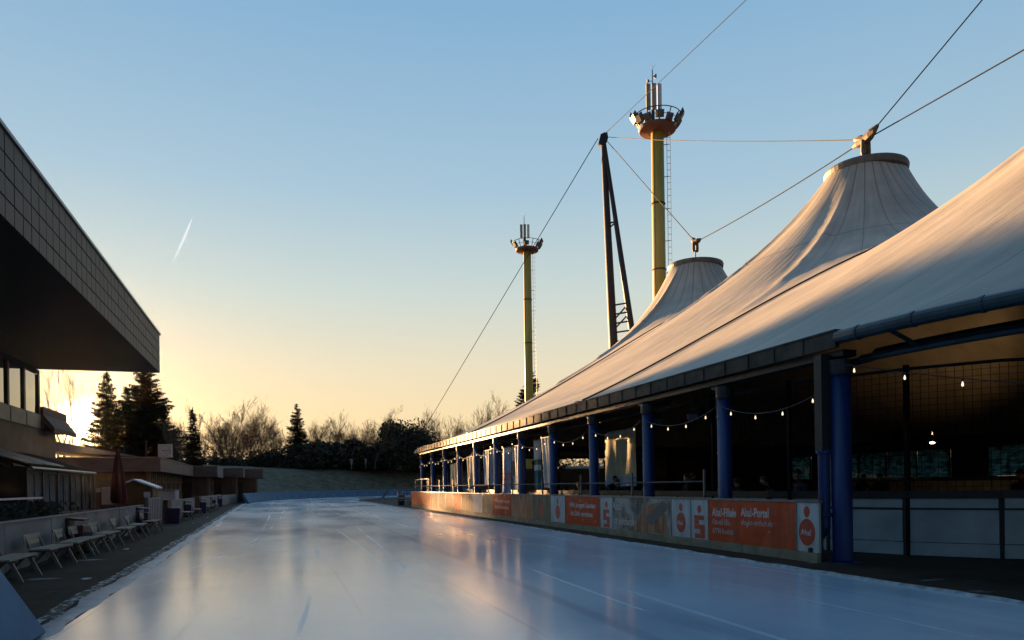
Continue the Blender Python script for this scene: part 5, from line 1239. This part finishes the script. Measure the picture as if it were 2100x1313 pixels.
# ================================================================== CONTRAIL
def contrail():
    A, B = at(395, 446, 9000), at(341, 556, 9000); g = MB(); pts = []; rs = []
    for i in range(22):
        t = i/21; p = A.lerp(B, t)+CR*(-60*math.sin(t*PI)*0); pts.append(p+CR*(26*math.sin(t*2.2))); rs.append(1.5+20*math.sin(min(1, t*2.2)*PI/2)*(1-t)**.6)
    g.tube(pts, rs, 10)
    m = bpy.data.materials.new('self-lit contrail'); m.use_nodes = True; n = m.node_tree.nodes; l = m.node_tree.links; b = n['Principled BSDF']; b.inputs['Base Color'].default_value = (.05, .05, .05, 1); b.inputs['Roughness'].default_value = 1
    b.inputs['Emission Color'].default_value = (.86, .93, .95, 1); b.inputs['Emission Strength'].default_value = .14  # glow stands in for sunlight scattered by the trail
    tc = n.new('ShaderNodeTexCoord'); sx = n.new('ShaderNodeSeparateXYZ'); l.new(tc.outputs['Generated'], sx.inputs[0])
    lw = n.new('ShaderNodeLayerWeight'); lw.inputs['Blend'].default_value = .35
    a_ = n.new('ShaderNodeMath'); a_.operation = 'MULTIPLY_ADD'; a_.use_clamp = True; l.new(sx.outputs['Z'], a_.inputs[0]); a_.inputs[1].default_value = 2.4; a_.inputs[2].default_value = -.12
    i_ = n.new('ShaderNodeMath'); i_.operation = 'SUBTRACT'; i_.inputs[0].default_value = 1.0; l.new(lw.outputs['Facing'], i_.inputs[1])
    m_ = n.new('ShaderNodeMath'); m_.operation = 'MULTIPLY'; m_.use_clamp = True; l.new(a_.outputs[0], m_.inputs[0]); l.new(i_.outputs[0], m_.inputs[1]); l.new(m_.outputs[0], b.inputs['Alpha'])
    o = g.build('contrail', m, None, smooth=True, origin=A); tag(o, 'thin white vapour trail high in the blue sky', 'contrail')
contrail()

# ================================================================== PEOPLE (small dark figures in the hall)
m_skin = mat('skin', (.32, .19, .13), .6, var=.1); m_hairm = mat('dark hair', (.02, .014, .010), .7)
def person(loc, face, pose, jacket, trousers, label, hat=None, sc_=1.0):
    H_ = 1.74; lean = {'stand': 0.04, 'lean': .42, 'sit': .12}[pose]; sit = pose == 'sit'
    pz = .95 if not sit else .50
    V = []; E = []; R_ = []
    def v(x, y, z, r_, par=None): V.append((x, y, z)); R_.append(r_); (E.append((par, len(V)-1)) if par is not None else None); return len(V)-1
    # x = forward, y = left
    pel = v(0, 0, pz, .145)
    w = v(.02+lean*.10, 0, pz+.17, .125, pel); ch = v(.02+lean*.38, 0, pz+.36, .16, w); nk0 = v(.02+lean*.50, 0, pz+.50, .085, ch); nk = v(.03+lean*.58, 0, pz+.57, .055, nk0)
    h0 = v(.05+lean*.68, 0, pz+.64, .075, nk); h1 = v(.06+lean*.76, 0, pz+.72, .090, h0); h2 = v(.05+lean*.80, 0, pz+.785, .070, h1)
    nose = v(.155+lean*.76, 0, pz+.695, .013, h1)
    for s_ in (-1, 1):
        ear = v(.05+lean*.76, s_*.088, pz+.70, .014, h1)
        hip = v(0, s_*.10, pz-.04, .10, pel)
        if sit: kn = v(.42, s_*.14, pz-.02, .072, hip); an = v(.44, s_*.13, .10, .048, kn)
        else: kn = v(.05, s_*.11, .50, .072, hip); an = v(0 if s_ > 0 else .06, s_*.12, .10, .048, kn)
        toe = v(an and V[an][0]+.17, s_*.15, .045, .040, an)
        sh = v(.02+lean*.45, s_*.19, pz+.45, .070, ch)
        if pose == 'lean': el = v(.22+lean*.45, s_*.26, pz+.22, .050, sh); wr = v(.42+lean*.3, s_*.16, pz+.20, .034, el)
        elif sit: el = v(.10, s_*.27, pz+.18, .050, sh); wr = v(.30, s_*.16, pz+.12, .034, el)
        else: el = v(-.02, s_*.27, pz+.18, .050, sh); wr = v(.10, s_*.26, pz-.05, .034, el)
        d = (Vector(V[wr])-Vector(V[el])).normalized(); side = Vector((0, 1, 0)); pa = Vector(V[wr])+d*.055; pi = v(*pa, .028, wr)
        for f_, L_ in ((-.028, .070), (-.010, .082), (.009, .078), (.027, .062)): q = pa+side*f_+d*.03; q2 = q+d*L_*.6+Vector((0, 0, -.012)); a = v(*q, .0095, pi); b_ = v(*q2, .008, a)
        v(*(pa-side*.045*s_+d*.02+Vector((.01, 0, 0))), .010, pi)
    me = bpy.data.meshes.new('person'); me.from_pydata(V, E, []); o = bpy.data.objects.new('person', me); COL.objects.link(o)
    sk = o.modifiers.new('s', 'SKIN'); ss = o.modifiers.new('d', 'SUBSURF'); ss.levels = 1; ss.render_levels = 1
    for i, x in enumerate(me.skin_vertices[0].data): x.radius = (R_[i], R_[i]*(1.22 if i in (2, 0) else 1)); x.use_root = (i == 0)
    dg = bpy.context.evaluated_depsgraph_get(); m2 = bpy.data.meshes.new_from_object(o.evaluated_get(dg)); o.modifiers.clear(); o.data = m2
    for m_ in (jacket, trousers, m_skin, m_dsteel): m2.materials.append(m_)
    hx = V[h1]
    for p in m2.polygons:
        c = p.center; p.use_smooth = True
        far_ = abs(c.y) > .13 and c.z < pz+.30
        if c.z > pz+.60: mi = 2
        elif c.z < .13: mi = 3
        elif c.z < pz+.02 and not (pose != 'sit' and abs(c.y) > .225): mi = 1
        else: mi = 0
        if min((Vector(c)-Vector(V[k])).length for k in range(len(V)) if R_[k] <= .034 and V[k][2] < pz+.5 and R_[k] >= .008 and abs(V[k][1]) > .1) < .045 and mi == 0: mi = 2
        p.material_index = mi
    m2.update(); o.location = loc; o.rotation_euler = (0, 0, face); o.scale = (sc_,)*3; tag(o, label, 'person', 'people in the hall')
    g = MB(); c = Vector(hx)+Vector((-.012, 0, .035)); vs = []; fs = []
    for i in range(7):
        for k in range(14):
            el_ = -.25+i*(PI/2+.25)/6; a = 2*PI*k/14; q = .106*math.cos(el_); cut = .0 if abs(a-PI) < 2.0 else -.02
            vs.append(c+Vector((q*math.cos(a)*1.02, q*math.sin(a)*.96, .105*math.sin(el_)+(.03 if cut else -.02)*(i == 0))))
    for i in range(6):
        for k in range(14): fs.append((i*14+k, i*14+(k+1) % 14, (i+1)*14+(k+1) % 14, (i+1)*14+k))
    g.add(vs, fs); ho = g.build('hair' if hat is None else 'hat', hat or m_hairm, None, smooth=True); ho.parent = o
    return o
j1, j2, j3, j4 = mat('black jacket', (.016, .016, .018), .8, var=.3), mat('dark blue jacket', (.018, .024, .045), .8, var=.3), mat('dark grey coat', (.035, .034, .033), .8, var=.3), mat('dark red jacket', (.10, .018, .014), .8, var=.3)
tr1 = mat('dark trousers', (.014, .015, .02), .85, var=.3)
def P_(px, X, pose, j, lb, face=0, hat=None, z=.012, s_=1.0):
    person((X, onX(px, X), z), face, pose, j, tr1, lb, hat, s_)
P_(1163, 12.6, 'stand', j1, 'dark figure behind the boards right of the white creased banner', 2.2, z=-.1)
P_(1194, 12.3, 'sit', j3, 'seated dark figure left of the fourth blue column', 2.6, z=.35)
P_(1246, 12.0, 'lean', j1, 'dark figure leaning forward under the wide olive banner', -1.2, z=.10)
P_(1272, 12.2, 'sit', j2, 'seated dark figure beside the one leaning under the olive banner', 2.0, z=.40)
P_(1398, 12.4, 'lean', j3, 'left of two dark figures close together after the third column', -.8, z=.12)
P_(1414, 12.5, 'stand', j1, 'right of two dark figures close together, the taller one', 2.4, z=.10)
P_(1512, 12.4, 'sit', j1, 'low dark figure just right of the second blue column', 1.0, z=.38)
P_(1596, 12.0, 'lean', j1, 'dark figure bending down left of the standing one', 2.9, z=-.05)
P_(1642, 12.4, 'stand', j2, 'standing dark figure nearest the corner column', 3.0, z=.10)
P_(1765, 22, 'lean', j1, 'dark skater leaning behind the inner boards', .5, z=.05)
P_(1806, 21, 'stand', j1, 'dark skater standing behind the inner boards with pale face', 3.6, z=.03)
P_(2096, 19, 'stand', j4, 'figure in dark red jacket at the right picture edge', 3.2, mat('dark cap', (.02, .02, .02), .8), z=.03)

# ================================================================== GLARE: haze volume added to imitate lens flare round the sun
hz = MB(); hz.box((-420, -60, -1.2), (420, 700, 75.0))
hm_ = bpy.data.materials.new('added flare haze'); hm_.use_nodes = True; n = hm_.node_tree.nodes; l = hm_.node_tree.links; n.remove(n['Principled BSDF'])
pv = n.new('ShaderNodeVolumePrincipled'); pv.inputs['Color'].default_value = (.95, .90, .82, 1); pv.inputs['Density'].default_value = 0.0000045; pv.inputs['Anisotropy'].default_value = 0.93
l.new(pv.outputs[0], n['Material Output'].inputs['Volume'])
tag(hz.build('haze', hm_), 'thin added haze imitating the warm lens flare round the sun', kind='stuff')
sc.cycles.volume_bounces = 0
